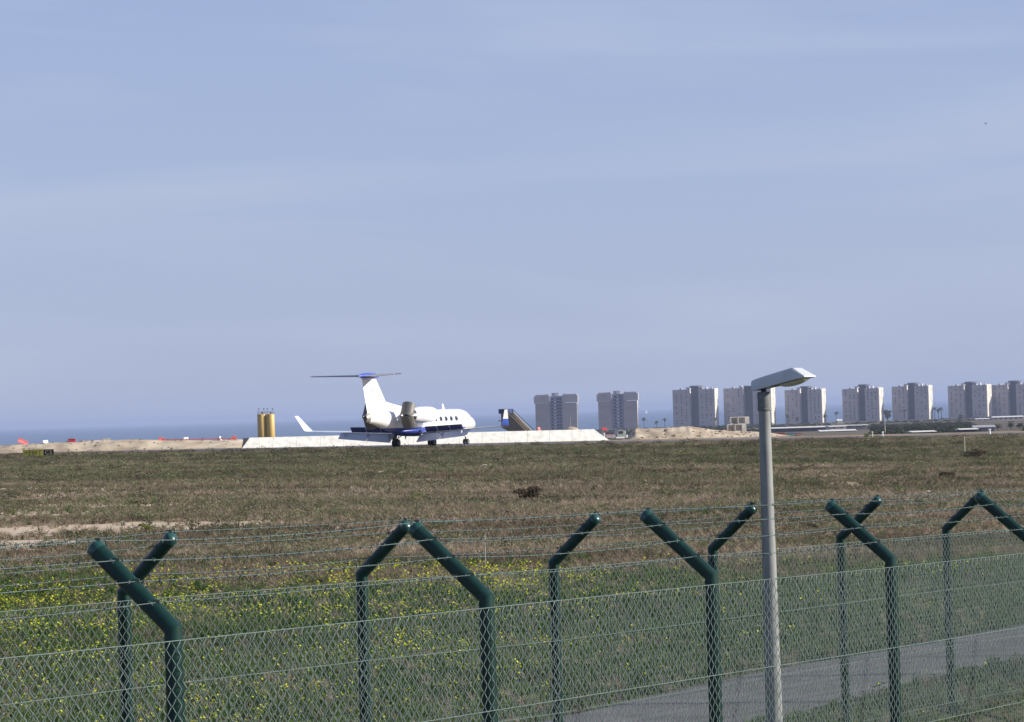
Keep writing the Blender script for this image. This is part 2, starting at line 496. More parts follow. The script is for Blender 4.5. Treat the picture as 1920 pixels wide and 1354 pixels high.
# ------------------------------------------------------------------ fences
def make_fence(name, base_pts, arm, label, seed):
    """base_pts: bend points (world) of the posts, evenly spaced"""
    n = len(base_pts)
    root = empty(name, (base_pts[2].x, base_pts[2].y, gzf(base_pts[2].x, base_pts[2].y)))
    tag(root, label, 'fence')
    O = root.location
    rad = .0465
    # one post mesh per fence (posts alike): local origin at the bend
    arm_v = arm.normalized()
    bendpts = [Vector((0, 0, -2.5)), Vector((0, 0, -.05)), Vector((0, 0, 0)) + arm_v * .012, arm_v * .05]
    tip = arm
    mb = MB(); mb.tube([Vector((0, 0, -2.7)), Vector((0, 0, -1.2)), Vector((0, 0, 0)), arm * .5, tip], [rad, rad, rad * 1.06, rad, rad], n=18)
    mpost = mb.mesh('post', M['post'], 30)
    mc = MB()
    ringc = []
    b1 = arm_v.orthogonal().normalized(); b2 = arm_v.cross(b1)
    for (t, r_) in ((-.03, rad * 1.05), (.006, rad * 1.05), (.018, rad * .85), (.026, rad * .45), (.029, rad * .05)):
        ringc.append([tip + arm_v * t + (b1 * math.cos(a) + b2 * math.sin(a)) * r_ for a in [2 * math.pi * i / 18 for i in range(18)]])
    mc.loft(ringc); mcap = mc.mesh('cap', M['cap'], 50)
    md = MB(); md.lathe([(-.05, rad * 1.02), (-.045, rad * 1.09), (-.03, rad * 1.09), (-.025, rad * 1.02)], 18)
    mring = md.mesh('weld_ring', M['post'], 50)
    mk = MB(); mk.box((0, 0, 0), (.026, .026, .020)); mclip = mk.mesh('wire_clip', M['clip'], 0)
    for p in base_pts:
        o = put('post', mpost, root, p - O)
        put('cap', mcap, o)
        for f_ in (.20, .46, .72, .97): put('wire_clip', mclip, o, arm * f_ + Vector((0, 0, rad + .010)))
    # four barbed wires along the arms: each its own part
    for k, f_ in enumerate((.20, .46, .72, .97)):
        mbw = MB()
        for i in range(n - 1):
            a = base_pts[i] + arm * f_ + Vector((0, 0, rad + .006)); b = base_pts[i + 1] + arm * f_ + Vector((0, 0, rad + .006))
            ns = 14; pts = []
            for q in range(ns + 1):
                t = q / ns
                p = a.lerp(b, t); p.z -= .03 * 4 * t * (1 - t) * (.6 + .4 * math.sin(seed + i * 2 + k))
                pts.append(p - O)
            mbw.tube(pts, .0027, n=5, cap=False)
            Lb = (b - a).length; nb = int(Lb / .115)
            for q in range(nb):
                t = (q + .5 + random.uniform(-.12, .12)) / nb
                p = a.lerp(b, t); p.z -= .03 * 4 * t * (1 - t) * (.6 + .4 * math.sin(seed + i * 2 + k)); p -= O
                for _ in range(2):
                    ax = (U * random.uniform(-.5, .5) + NV * random.uniform(-1, 1) + Vector((0, 0, random.uniform(-1, 1)))).normalized() * .017
                    mbw.tube([p - ax, p + ax], .0026, n=3)
                mbw.tube([p - U * .008, p + U * .008], .0062, n=5)
        mbw.build('barbed_wire', M['barb'], root, smooth_angle=60)
    # straining wires of the mesh
    for k, dz in enumerate((.055, .66, 1.27, 1.88)):
        mbw = MB()
        for i in range(n - 1):
            a = base_pts[i] + Vector((0, 0, -dz)) + NV * (rad + .004); b = base_pts[i + 1] + Vector((0, 0, -dz)) + NV * (rad + .004)
            mbw.tube([a - O, b - O], .0030, n=5, cap=False)
        mbw.build('straining_wire', M['strain'], root, smooth_angle=60)
    # chain-link cloth: zigzag wires, one panel per bay
    cw, ch = .042, .041
    H = 2.0; top = -.055
    shared = {}
    for i in range(n - 1):
        a, b = base_pts[i], base_pts[i + 1]
        e = b - a
        key = round(e.length, 2)
        if key not in shared:
            Lb = e.length; nstr = int(round(Lb / cw)); cwx = Lb / nstr
            V, Fc = [], []
            nrow = int(H / ch)
            uu = np.array([1.0, 0, 0])
            for s_ in range(nstr):
                x0 = s_ * cwx
                base = len(V)
                for r_ in range(nrow + 1):
                    z = top - r_ * ch
                    # neighbouring wires hook into each other: even wires swing right first
                    sw = cwx * (1.04 if (r_ + s_) % 2 == 0 else -.04)
                    x = x0 + sw
                    y = .004 if (r_ + s_) % 2 == 0 else -.004
                    rw = .0028
                    zz = z
                    V += [(x - rw * 1.2, y, zz), (x, y - rw, zz), (x + rw * 1.2, y, zz), (x, y + rw, zz)]
                for r_ in range(nrow):
                    for q in range(4):
                        A_, B_ = base + r_ * 4 + q, base + r_ * 4 + (q + 1) % 4
                        Fc.append((A_, B_, B_ + 4, A_ + 4))
            m = bpy.data.meshes.new('mesh_panel'); m.from_pydata(V, [], Fc); m.shade_smooth(); m.materials.append(M['wire'])
            shared[key] = m
        ex_ = e.normalized(); ny = NV
        o = put('mesh_panel', shared[key], root, a + NV * (rad + .002) - O, (0, -math.asin(ex_.z), math.atan2(e.y, e.x)))
        o['kind'] = 'stuff'

def bends(x0, y0, z0, dx, dy, dz, i0, i1):
    return [Vector((x0 + dx * i, y0 + dy * i, z0 + dz * i)) for i in range(i0, i1 + 1)]
# near row: third index is post 1 of the photograph
def row(meas, i0, i1):
    P = np.array([W(*m_) for m_ in meas]); k = np.arange(len(meas))
    f_ = [np.polyfit(k, P[:, c], 1) for c in range(3)]
    f2 = np.polyfit(k, P[:, 0], 1)
    out = []
    for i in range(i0, i1 + 1):
        out.append(Vector(W(*meas[i])) if 0 <= i < len(meas) else Vector([float(np.polyval(q, i)) for q in f_]))
    return out
near_b = row([(325, 1180, 15.14), (912, 1121, 17.65), (1334, 1080, 20.1), (1670, 1049, 22.6)], -2, 9)
far_b = row([(232, 1111, 20.6), (678, 1077, 23.0), (1038, 1055, 25.4), (1336, 1029, 27.8), (1576, 1008, 30.2), (1774, 991.5, 32.6)], -2, 11)
make_fence('chain_link_fence', near_b, -NV * .49 + Vector((0, 0, .41)), 'nearer dark green chain link fence with thick bent posts, lamp rising behind it', 1.0)
make_fence('chain_link_fence', far_b, NV * .43 + Vector((0, 0, .375)), 'farther dark green chain link fence with slimmer looking posts bent toward the lamp', 4.0)

# ------------------------------------------------------------------ street lamp
def make_lamp():
    D = 27.6
    t = W(1432, 735, D)
    gx, gy = t.x, t.y
    g = float(bump_z(gx, gy))
    root = empty('street_lamp', (gx, gy, g))
    tag(root, 'grey street lamp on a tapered galvanised pole between the two fences', 'street lamp')
    zt = t.z - g                      # top of pole
    mb = MB(); mb.lathe([(-.1, .083), (.0, .083), (zt - .16, .0535)], 24)
    mb.build('pole', M['galv'], root)
    mb = MB(); mb.lathe([(zt - .175, .053), (zt - .172, .062), (zt - .155, .063), (zt - .150, .0595), (zt - .012, .0605), (zt, .057), (zt + .002, .02)], 24)
    mb.build('collar', M['collar'], root)
    mb = MB(); mb.lathe([(zt - .01, .026), (zt + .06, .026)], 16)
    mb.build('spigot', M['dark'], root)
    # housing: local x along the head
    ang = math.atan2(-.64, .77)
    tiltv = R(10.5)
    Mx = Matrix.Translation((0, 0, zt + .03)) @ Matrix.Rotation(ang, 4, 'Z') @ Matrix.Rotation(-tiltv, 4, 'Y') @ Matrix.Diagonal((.97, .92, .80, 1))
    rings = []
    for (x, hw, zb, zt_, tw) in ((-.095, .070, .0, .118, .055), (-.05, .078, -.004, .126, .060), (.15, .098, -.004, .134, .078), (.40, .113, -.004, .140, .092), (.42, .113, -.004, .134, .094), (.545, .108, -.004, .010, .104)):
        rr = min(.02, (zt_ - zb) * .3)
        ring = [(x, -hw, zb), (x, -hw * .995, zb + rr), (x, -tw, zt_ - rr), (x, -tw + rr, zt_), (x, tw - rr, zt_), (x, tw, zt_ - rr), (x, hw * .995, zb + rr), (x, hw, zb)]
        rings.append([Mx @ Vector(p) for p in ring])
    mb = MB(); mb.loft(rings)
    hd = mb.build('lamp_head', M['lamp'], root, smooth_angle=20)
    rings = []
    for k in range(9):
        a = math.pi * k / 8
        x = .355 - .155 * math.cos(a)
        h = .052 * math.sin(a) + .0005
        wv = .088 * (.55 + .45 * math.sin(a))
        rings.append([Mx @ Vector((x, wv * math.cos(math.pi * i / 8), -.005 - h * math.sin(math.pi * i / 8))) for i in range(9)] + [Mx @ Vector((x, 0, -.003))])
    mb = MB(); mb.loft(rings)
    mb.build('bowl', M['lens'], hd, smooth_angle=60)
    mb = MB(); mb.box((.30, 0, -.006), (.30, .20, .010), M=Mx); mb.build('bowl_rim', M['collar'], hd)
    mb = MB(); mb.box((-.10, 0, .055), (.02, .06, .05), M=Mx); mb.build('end_stub', M['collar'], hd)
make_lamp()

# ------------------------------------------------------------------ jet
def airfoil(chord_le, chord_te, y, z, th, up='z', n=9, sgn=1):
    """ring of points: from TE over the top to LE and back under"""
    pts = []
    c = chord_le - chord_te
    xs_ = [0.5 * (1 - math.cos(math.pi * i / (n - 1))) for i in range(n)]       # 0 = LE .. 1 = TE
    def yt(x): return 5 * (.2969 * math.sqrt(x) - .126 * x - .3516 * x * x + .2843 * x ** 3 - .1036 * x ** 4)
    for x in reversed(xs_): pts.append((chord_le - x * c, yt(x) * th * .55))
    for x in xs_[1:-1]: pts.append((chord_le - x * c, -yt(x) * th * .45))
    if up == 'z': return [Vector((a, y, z + b)) for a, b in pts]
    return [Vector((a, y + b, z)) for a, b in pts]

def livery():
    m = bpy.data.materials.new('fuselage_paint'); m.use_nodes = True
    n, l = m.node_tree.nodes, m.node_tree.links
    p = n['Principled BSDF']; p.inputs['Roughness'].default_value = .28; p.inputs['Coat Weight'].default_value = .4
    t = n.new('ShaderNodeTexCoord'); s_ = n.new('ShaderNodeSeparateXYZ'); l.new(t.outputs['Object'], s_.inputs[0])
    # blue belly below a line that climbs slightly to the tail; white nose
    a = n.new('ShaderNodeMath'); a.operation = 'MULTIPLY_ADD'; a.inputs[1].default_value = .012; a.inputs[2].default_value = 0
    l.new(s_.outputs['X'], a.inputs[0])
    b = n.new('ShaderNodeMath'); b.operation = 'ADD'; l.new(s_.outputs['Z'], b.inputs[0]); l.new(a.outputs[0], b.inputs[1])
    lt = n.new('ShaderNodeMath'); lt.operation = 'LESS_THAN'; lt.inputs[1].default_value = 1.86; l.new(b.outputs[0], lt.inputs[0])
    fx = n.new('ShaderNodeMath'); fx.operation = 'LESS_THAN'; fx.inputs[1].default_value = 9.6; l.new(s_.outputs['X'], fx.inputs[0])
    mu = n.new('ShaderNodeMath'); mu.operation = 'MULTIPLY'; l.new(lt.outputs[0], mu.inputs[0]); l.new(fx.outputs[0], mu.inputs[1])
    x = n.new('ShaderNodeMix'); x.data_type = 'RGBA'
    x.inputs['A'].default_value = (.84, .84, .82, 1); x.inputs['B'].default_value = (.030, .055, .30, 1)
    l.new(mu.outputs[0], x.inputs['Factor']); l.new(x.outputs['Result'], p.inputs['Base Color'])
    return m

def make_jet():
    Y0 = 291.0
    X0 = W(777, 838, Y0).x
    root = empty('business_jet', (X0, Y0, TAXI_LIFT(X0, Y0)), R(65)); root.scale = (1, .955, 1)
    tag(root, 'white twin engine business jet with blue belly, T-tail and raised spoilers on the taxiway', 'airplane')
    paint = livery()
    # fuselage
    sec = [(13.5, .04, .04, 2.0), (13.35, .24, .22, 2.0), (13.0, .43, .40, 2.03), (12.4, .68, .62, 2.10), (11.7, .90, .82, 2.18), (11.2, 1.0, .95, 2.27), (10.6, 1.09, 1.10, 2.38),
           (9.9, 1.16, 1.18, 2.42), (9.0, 1.2, 1.2, 2.42), (6, 1.2, 1.2, 2.42), (3, 1.2, 1.2, 2.42), (0, 1.2, 1.2, 2.42), (-2.5, 1.2, 1.2, 2.42), (-3.8, 1.15, 1.14, 2.48),
           (-5.2, 1.03, 1.0, 2.61), (-6.6, .86, .84, 2.75), (-7.8, .67, .68, 2.88), (-8.8, .49, .56, 2.95), (-9.5, .35, .47, 2.96), (-9.75, .28, .42, 2.95)]
    nr = 28
    rings = [[Vector((x, ry * math.cos(2 * math.pi * i / nr), zc + rz * math.sin(2 * math.pi * i / nr))) for i in range(nr)] for x, ry, rz, zc in sec]
    mb = MB(); mb.loft(rings); fus = mb.build('fuselage', paint, root, 60)
    rings = [[Vector((x, ry * math.cos(2 * math.pi * i / nr), zc + rz * math.sin(2 * math.pi * i / nr))) for i in range(nr)] for x, ry, rz, zc in
             [(-9.5, .355, .475, 2.96), (-9.95, .25, .37, 2.93), (-10.05, .2, .31, 2.92), (-10.0, .15, .25, 2.92), (-9.8, .13, .2, 2.92)]]
    mb = MB(); mb.loft(rings); mb.build('tail_cone', M['tailgrey'], root, 60)
    # wing to body fairing
    rings = []
    for x, ry, rz in ((5.6, .3, .1), (4.8, .9, .34), (3.2, 1.35, .52), (0, 1.42, .55), (-2.2, 1.30, .48), (-3.6, .8, .28), (-4.4, .25, .08)):
        rings.append([Vector((x, ry * math.cos(2 * math.pi * i / nr), 1.58 + rz * math.sin(2 * math.pi * i / nr))) for i in range(nr)])
    mb = MB(); mb.loft(rings); mb.build('belly_fairing', M['belly'], root, 60)
    # cabin windows: each an oval glass with a rim
    def oval(mb, x, y, z, ry_, rz_, sgn, thick):
        ring0, ring1 = [], []
        for i in range(16):
            a = 2 * math.pi * i / 16
            zz = z + rz_ * math.sin(a)
            hy = math.sqrt(max(0, 1.2 ** 2 - (zz - 2.42) ** 2))
            ring0.append(Vector((x + ry_ * math.cos(a), sgn * (hy - .02), zz))); ring1.append(Vector((x + ry_ * math.cos(a), sgn * (hy + thick), zz)))
        mb.loft([ring0, ring1])
    for sgn in (-1, 1):
        for k in range(6):
            x = 1.45 + 1.15 * k
            mb = MB(); oval(mb, x, 0, 2.66, .36, .27, sgn, .008); wnd = mb.build('window', M['rim'], root, 30)
            mb = MB(); oval(mb, x, 0, 2.66, .30, .21, sgn, .014); mb.build('pane', M['glass'], wnd, 30)
    # cockpit panes
    for sgn in (-1, 1):
        for (x0, x1, z0, z1) in ((10.4, 11.0, 2.75, 3.12), (11.05, 11.5, 2.68, 2.98)):
            mb = MB()
            P = []
            for x, z in ((x0, z0), (x1, z0), (x1, z1 - .1), (x0, z1)):
                k = [s_ for s_ in sec]
                rx = np.interp(-x, [-s_[0] for s_ in sec], [s_[1] for s_ in sec]); rz_ = np.interp(-x, [-s_[0] for s_ in sec], [s_[2] for s_ in sec]); zc = np.interp(-x, [-s_[0] for s_ in sec], [s_[3] for s_ in sec])
                q = max(0, 1 - ((z - zc) / rz_) ** 2)
                P.append((x, sgn * (rx * math.sqrt(q)), z))
            ring = [Vector(p) for p in P]
            mb.loft([[p + Vector((0, -sgn * .04, -.01)) for p in ring], [p + Vector((0, sgn * .012, .012)) for p in ring]])
            mb.build('cockpit_window', M['glass'], root, 20)
    # wings
    def wingz(s_): return 1.36 + (s_ - .9) * math.tan(R(2.6))
    def wing_le(s_): return float(np.interp(s_, [.9, 3.0, 11.0], [5.2, 3.3, -.75]))
    def wing_te(s_): return float(np.interp(s_, [.9, 4.2, 11.0], [-1.45, -1.75, -2.55]))
    for sgn in (-1, 1):
        rings = []
        for s_, th in ((.6, .75), (1.6, .68), (3.0, .52), (4.2, .44), (7.2, .32), (10.6, .2), (11.0, .16)):
            cut = 0
            rings.append(airfoil(wing_le(s_), wing_te(s_), sgn * s_, wingz(s_), th))
        if sgn < 0: rings = rings[::-1]
        mb = MB(); mb.loft(rings); wing = mb.build('wing', M['white'], root, 50)
        # winglet
        rings = [airfoil(-.75, -2.55, sgn * 11.0, wingz(11), .15), airfoil(-1.0, -2.65, sgn * 11.22, wingz(11) + .08, .14), airfoil(-1.35, -2.75, sgn * 11.35, wingz(11) + .35, .12),
                 airfoil(-2.0, -3.0, sgn * 11.62, wingz(11) + .95, .09), airfoil(-2.65, -3.3, sgn * 11.9, wingz(11) + 1.55, .06)]
        def tw(ring, f_):      # thickness across the winglet instead of up
            c = sum((p.z for p in ring)) / len(ring)
            return [Vector((p.x, p.y + sgn * -(p.z - c) * f_, p.z * (1 - f_) + c * f_)) for p in ring]
        rings = [tw(r_, f_) for r_, f_ in zip(rings, (0, .4, .9, .95, .95))]
        lower, upper = rings[:3] + [[a.lerp(b, .25) for a, b in zip(rings[3], rings[4])]], None
        mid = [a.lerp(b, .55) for a, b in zip(rings[2], rings[3])]
        lo_r, hi_r = [rings[0], rings[1], rings[2], mid], [mid, rings[3], rings[4]]
        if sgn < 0: lo_r, hi_r = lo_r[::-1], hi_r[::-1]
        mb = MB(); mb.loft(lo_r); wl_ = mb.build('winglet', M['blue'] if sgn < 0 else M['white'], root, 50)
        mb = MB(); mb.loft(hi_r); mb.build('winglet_tip', M['white'], wl_, 50)
        # flaps lowered, two spans
        for (s0, s1) in ((1.5, 4.15), (4.2, 7.3)):
            rings = []
            for s_ in (s0, s1):
                c = float(np.interp(s_, [1.5, 7.3], [1.42, 1.0])); a = R(37)
                hx, hz = wing_te(s_) + .22, wingz(s_) - .05
                base = airfoil(0, -c, 0, 0, .16)
                rings.append([Vector((hx + p.x * math.cos(a) + p.z * math.sin(a) * .0 , sgn * s_, hz + p.x * math.sin(a) + p.z)) for p in base])
            if sgn < 0: rings = rings[::-1]
            mb = MB(); mb.loft(rings); fl = mb.build('flap', M['flap'], root, 50)
        for s_ in (1.9, 4.2, 6.6):
            mb = MB(); hx = wing_te(s_)
            mb.loft([[Vector((hx + a, sgn * s_ + b, wingz(s_) + c)) for b, c in ((-.06, -.12), (.06, -.12), (.06, -.02 - d), (-.06, -.02 - d))] for a, d in ((.9, .16), (.1, .26), (-.5, .40))])
            mb.build('flap_track', M['flap'], root, 20)
        # spoilers raised
        for (s0, s1) in ((1.75, 3.2), (3.24, 4.75), (4.79, 6.35)):
            rings = []
            a = R(52)
            for s_ in (s0, s1):
                c = float(np.interp(s_, [1.7, 6.4], [.66, .56]))
                f_ = .84
                hx = wing_le(s_) + (wing_te(s_) - wing_le(s_)) * f_; hz = wingz(s_) + .06
                rings.append([Vector((hx, sgn * s_, hz)), Vector((hx - c * math.cos(a), sgn * s_, hz + c * math.sin(a))), Vector((hx - c * math.cos(a) - .03, sgn * s_, hz + c * math.sin(a) - .02)), Vector((hx - .035, sgn * s_, hz - .03))])
            if sgn > 0: rings = rings[::-1]
            mb = MB(); mb.loft(rings); mb.build('spoiler', M['navy'], root, 20)
    # fin, rudder
    fin = [(3.2, -4.2, -8.55, .42), (4.45, -5.75, -8.95, .34), (5.6, -6.75, -9.4, .28), (6.8, -7.8, -9.75, .22)]
    mb = MB(); mb.loft([airfoil(a, b, 0, z, th, up='y') for z, a, b, th in fin]); f_o = mb.build('fin', M['white'], root, 60)
    rd = [(3.1, -8.6, -9.5, .14), (4.45, -9.0, -9.9, .12), (6.8, -9.8, -10.55, .09)]
    mb = MB(); mb.loft([airfoil(a + .25, b, 0, z, th, up='y') for z, a, b, th in rd]); mb.build('rudder', M['white'], root, 60)
    # dorsal fillet
    mb = MB()
    rings = []
    for x, h, wd in ((1.4, 3.50, .06), (-.6, 3.76, .12), (-2.6, 4.02, .16), (-4.6, 4.30, .15), (-5.6, 4.45, .10), (-6.5, 4.55, .05), (-7.4, 4.55, .03)):
        rings.append([Vector((x, -wd * 1.6, 3.2)), Vector((x, wd * 1.6, 3.2)), Vector((x, wd * .7, h - .06)), Vector((x, 0, h)), Vector((x, -wd * .7, h - .06))])
    mb.loft(rings); mb.build('dorsal_fillet', M['white'], root, 60)
    # small marks on the fin and cowling (too small in the photo to read)
    for (x, z, a, b) in ((-8.55, 5.75, .26, .05), (-8.55, 5.53, .26, .05), (-8.65, 5.64, .06, .17), (-7.35, 5.1, .18, .09)):
        mb = MB(); mb.box((x, -.19 if x < -8 else -.165, z), (a, .02, b)); mb.build('fin_mark', M['rim'], f_o, 0)
    # bullet and tailplane
    mb = MB(); mb.lathe([(-7.0, .02), (-7.25, .13), (-7.9, .27), (-9.2, .33), (-10.3, .27), (-10.9, .13), (-11.15, .02)], 20, 'x', (0, 0, 6.92)); mb.build('tail_bullet', M['blue'], root, 60)
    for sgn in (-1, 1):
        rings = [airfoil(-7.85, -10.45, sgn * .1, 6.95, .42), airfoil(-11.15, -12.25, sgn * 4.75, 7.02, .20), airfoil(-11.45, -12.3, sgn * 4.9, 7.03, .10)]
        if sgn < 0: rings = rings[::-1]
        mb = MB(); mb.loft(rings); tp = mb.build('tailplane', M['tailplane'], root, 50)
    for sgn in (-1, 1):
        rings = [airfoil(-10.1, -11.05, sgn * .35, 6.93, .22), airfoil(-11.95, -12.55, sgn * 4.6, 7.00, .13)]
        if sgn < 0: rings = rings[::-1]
        mb = MB(); mb.loft(rings); mb.build('elevator', M['navy'] if sgn > 0 else M['flap'], root, 50)  # starboard one paler: its sunlit look is put into the colour
    # engines
    for sgn in (-1, 1):
        ec = (0, sgn * 2.12, 3.12)
        mb = MB(); mb.lathe([(-.55, .40), (-.1, .50), (.08, .58), (.12, .62), (.05, .69), (-.4, .76), (-1.3, .80), (-2.6, .79), (-3.6, .72), (-4.3, .60), (-4.3, .56), (-3.6, .5)], 28, 'x', ec); en = mb.build('engine', M['white'], root, 60)
        mb = MB(); mb.lathe([(-.5, .02), (-.5, .42), (-.52, .42)], 24, 'x', ec); mb.build('fan', M['dark'], en, 30)
        mb = MB(); mb.lathe([(-4.28, .57), (-4.75, .50), (-4.75, .44), (-4.2, .40), (-4.2, .02)], 24, 'x', ec); mb.build('exhaust', M['dark'], en, 40)
        mb = MB(); mb.loft([[Vector((x, sgn * y, 3.12 + z)) for x, y, z in ((.0 - .6, yy, .0), (-1.5, yy, .14), (-3.6, yy, .12), (-4.3, yy, 0), (-3.6, yy, -.12), (-1.5, yy, -.14))] for yy in ((.9, 1.6) if sgn > 0 else (1.6, .9))]); mb.build('pylon', M['white'], root, 40)
        # clam-shell reverser doors, opened behind the exhaust
        for vz in (-1, 1):
            rings_o, rings_i = [], []
            a0, a1 = Vector((-5.85, 0, vz * .03)), Vector((-5.2, 0, vz * 1.22))
            ax = (a1 - a0).normalized(); nrm_ = Vector((ax.z, 0, -ax.x)) * (1 if vz < 0 else -1)   # points aft
            if nrm_.x > 0: nrm_ = -nrm_
            mb = MB(); P = []; F = []
            nu, nvv = 9, 15
            for layer in (0, 1):
                for i in range(nu):
                    t = i / (nu - 1); c = a0.lerp(a1, t)
                    for j in range(nvv):
                        th = R(-82 + 164 * j / (nvv - 1)); rr = .74 - .05 * layer
                        P.append(Vector(ec) + c + Vector((0, 1, 0)) * rr * math.sin(th) + nrm_ * (rr * math.cos(th) - .55))
            L0 = nu * nvv
            for i in range(nu - 1):
                for j in range(nvv - 1):
                    a = i * nvv + j
                    F.append((a, a + 1, a + nvv + 1, a + nvv)); F.append((L0 + a, L0 + a + nvv, L0 + a + nvv + 1, L0 + a + 1))
            for i in range(nu - 1):
                for j in (0, nvv - 1):
                    a = i * nvv + j; F.append((a, a + nvv, L0 + a + nvv, L0 + a))
            for j in range(nvv - 1):
                for i in (0, nu - 1):
                    a = i * nvv + j; F.append((a, a + 1, L0 + a + 1, L0 + a))
            mb.add(P, F); dr = mb.build('reverser_door', M['steel'], en, 40)
        for sy_ in (-1, 1):
            mb = MB(); mb.loft([[Vector(ec) + Vector((x, sy_ * (.62 + q), z)) for x, z in ((-4.1, -.16), (-5.5, -.07), (-5.5, .07), (-4.1, .16))] for q in (0, .05)]); mb.build('reverser_arm', M['white'], en, 20)
    # antenna blades
    mb = MB(); mb.loft([[Vector((6.9, -.03, 3.58)), Vector((6.3, -.03, 3.58)), Vector((6.3, .03, 3.58)), Vector((6.9, .03, 3.58))], [Vector((6.55, -.01, 4.15)), Vector((6.33, -.01, 4.15)), Vector((6.33, .01, 4.15)), Vector((6.55, .01, 4.15))]]); mb.build('antenna', M['white'], root, 20)
    mb = MB(); mb.loft([[Vector((-1.6, -.02, 1.15)), Vector((-1.9, -.02, 1.15)), Vector((-1.9, .02, 1.15)), Vector((-1.6, .02, 1.15))], [Vector((-1.85, -.01, .78)), Vector((-1.97, -.01, .78)), Vector((-1.97, .01, .78)), Vector((-1.85, .01, .78))]]); mb.build('antenna', M['dark'], root, 20)
    # gear
    def wheel(x, y, r_, wd, parent):
        mb = MB(); mb.lathe([(-wd / 2, r_ * .6), (-wd / 2, r_ * .86), (-wd * .36, r_ * .97), (0, r_), (wd * .36, r_ * .97), (wd / 2, r_ * .86), (wd / 2, r_ * .6)], 24, 'y', (x, y, r_)); wh = mb.build('wheel', M['tyre'], parent, 40)
        mb = MB(); mb.lathe([(-wd / 2 - .005, .06), (-wd / 2 - .012, r_ * .58), (wd / 2 + .012, r_ * .58), (wd / 2 + .005, .06)], 20, 'y', (x, y, r_)); mb.build('hub', M['chrome'] if r_ < .35 else M['strut'], wh, 40)
    for sgn in (-1, 1):
        y = sgn * 2.05
        mb = MB(); mb.tube([(-.05, y, .42), (.0, y, .95), (.1, y * .98, 1.42)], [.07, .085, .11], 12); mb.box((0, y, .42), (.14, .5, .12)); lg = mb.build('main_gear', M['strut'], root, 40)
        mb = MB(); mb.tube([(.06, y, .62), (.75, y, 1.25)], .045, 8); mb.tube([(0, y, .75), (0, y * .62, 1.2)], .035, 8); mb.build('brace', M['strut'], lg, 40)
        mb = MB(); mb.box((.05, y + sgn * .28, .98), (.75, .03, .62)); mb.build('gear_door', M['navy'], lg, 0)
        wheel(-.05, y - .2, .41, .26, lg); wheel(-.05, y + .2, .41, .26, lg)
    mb = MB(); mb.tube([(11.55, 0, .3), (11.45, 0, .8), (11.35, 0, 1.5)], [.055, .07, .09], 12); mb.box((11.55, 0, .29), (.1, .4, .09)); ng = mb.build('nose_gear', M['strut'], root, 40)
    wheel(11.55, -.18, .28, .19, ng); wheel(11.55, .18, .28, .19, ng)
    mb = MB(); mb.box((11.2, -.22, 1.22), (.8, .025, .3)); mb.build('gear_door', M['flap'], ng, 0)
    mb = MB(); mb.tube([(11.47, 0, .75), (12.0, 0, 1.35)], .035, 8); mb.build('brace', M['chrome'], ng, 40)
make_jet()

# ------------------------------------------------------------------ apron things: silos, stairs, sign, barriers, vehicle, culverts
def make_silo(px, label, lad):
    D = 900
    p = W(px, 777, D); g = gzf(p.x, D)
    root = empty('silo', (p.x, p.y, g)); tag(root, label, 'silo', 'silos behind the white embankment')
    h = p.z - g; r = 1.30
    mb = MB(); mb.lathe([(1.6, .5), (3.2, r), (h * .5, r), (h * .5 + .02, r + .02), (h * .5 + .12, r + .02), (h * .5 + .14, r), (h - .05, r), (h, r * .97), (h + .15, r * .4)], 28); mb.build('tank', M['silo'], root, 40)
    for k in range(4):
        a = math.pi / 4 + k * math.pi / 2
        mb = MB(); mb.tube([(r * .9 * math.cos(a), r * .9 * math.sin(a), 0), (r * .9 * math.cos(a), r * .9 * math.sin(a), 3.4)], .09, 8); mb.build('leg', M['dark'], root)
    mb = MB()
    n = 10; pts = [(r * .97 * math.cos(2 * math.pi * k / n), r * .97 * math.sin(2 * math.pi * k / n)) for k in range(n)]
    for k in range(n):
        mb.tube([(*pts[k], h), (*pts[k], h + .95)], .022, 5)
        for z in (.5, .95): mb.tube([(*pts[k], h + z), (*pts[(k + 1) % n], h + z)], .02, 5)
    mb.build('railing', M['collar'], root, 40)
    for dx in (-.75, .8):
        mb = MB(); mb.tube([(dx, -.3, h), (dx, -.3, h + 1.55)], .035, 6); mb.box((dx, -.3, h + 1.65), (.34, .3, .3)); mb.build('vent', M['dark'], root)
    mb = MB(); mb.lathe([(h, .28), (h + .75, .28), (h + .8, .1)], 12, 'z', (.25, .1, 0)); mb.build('filter', M['collar'], root)
make_silo(490.2, 'ochre yellow silo nearer the sandy bank, left of its twin', 0)
make_silo(506.3, 'ochre yellow silo nearer the jet, sunlit beside its twin', 1)

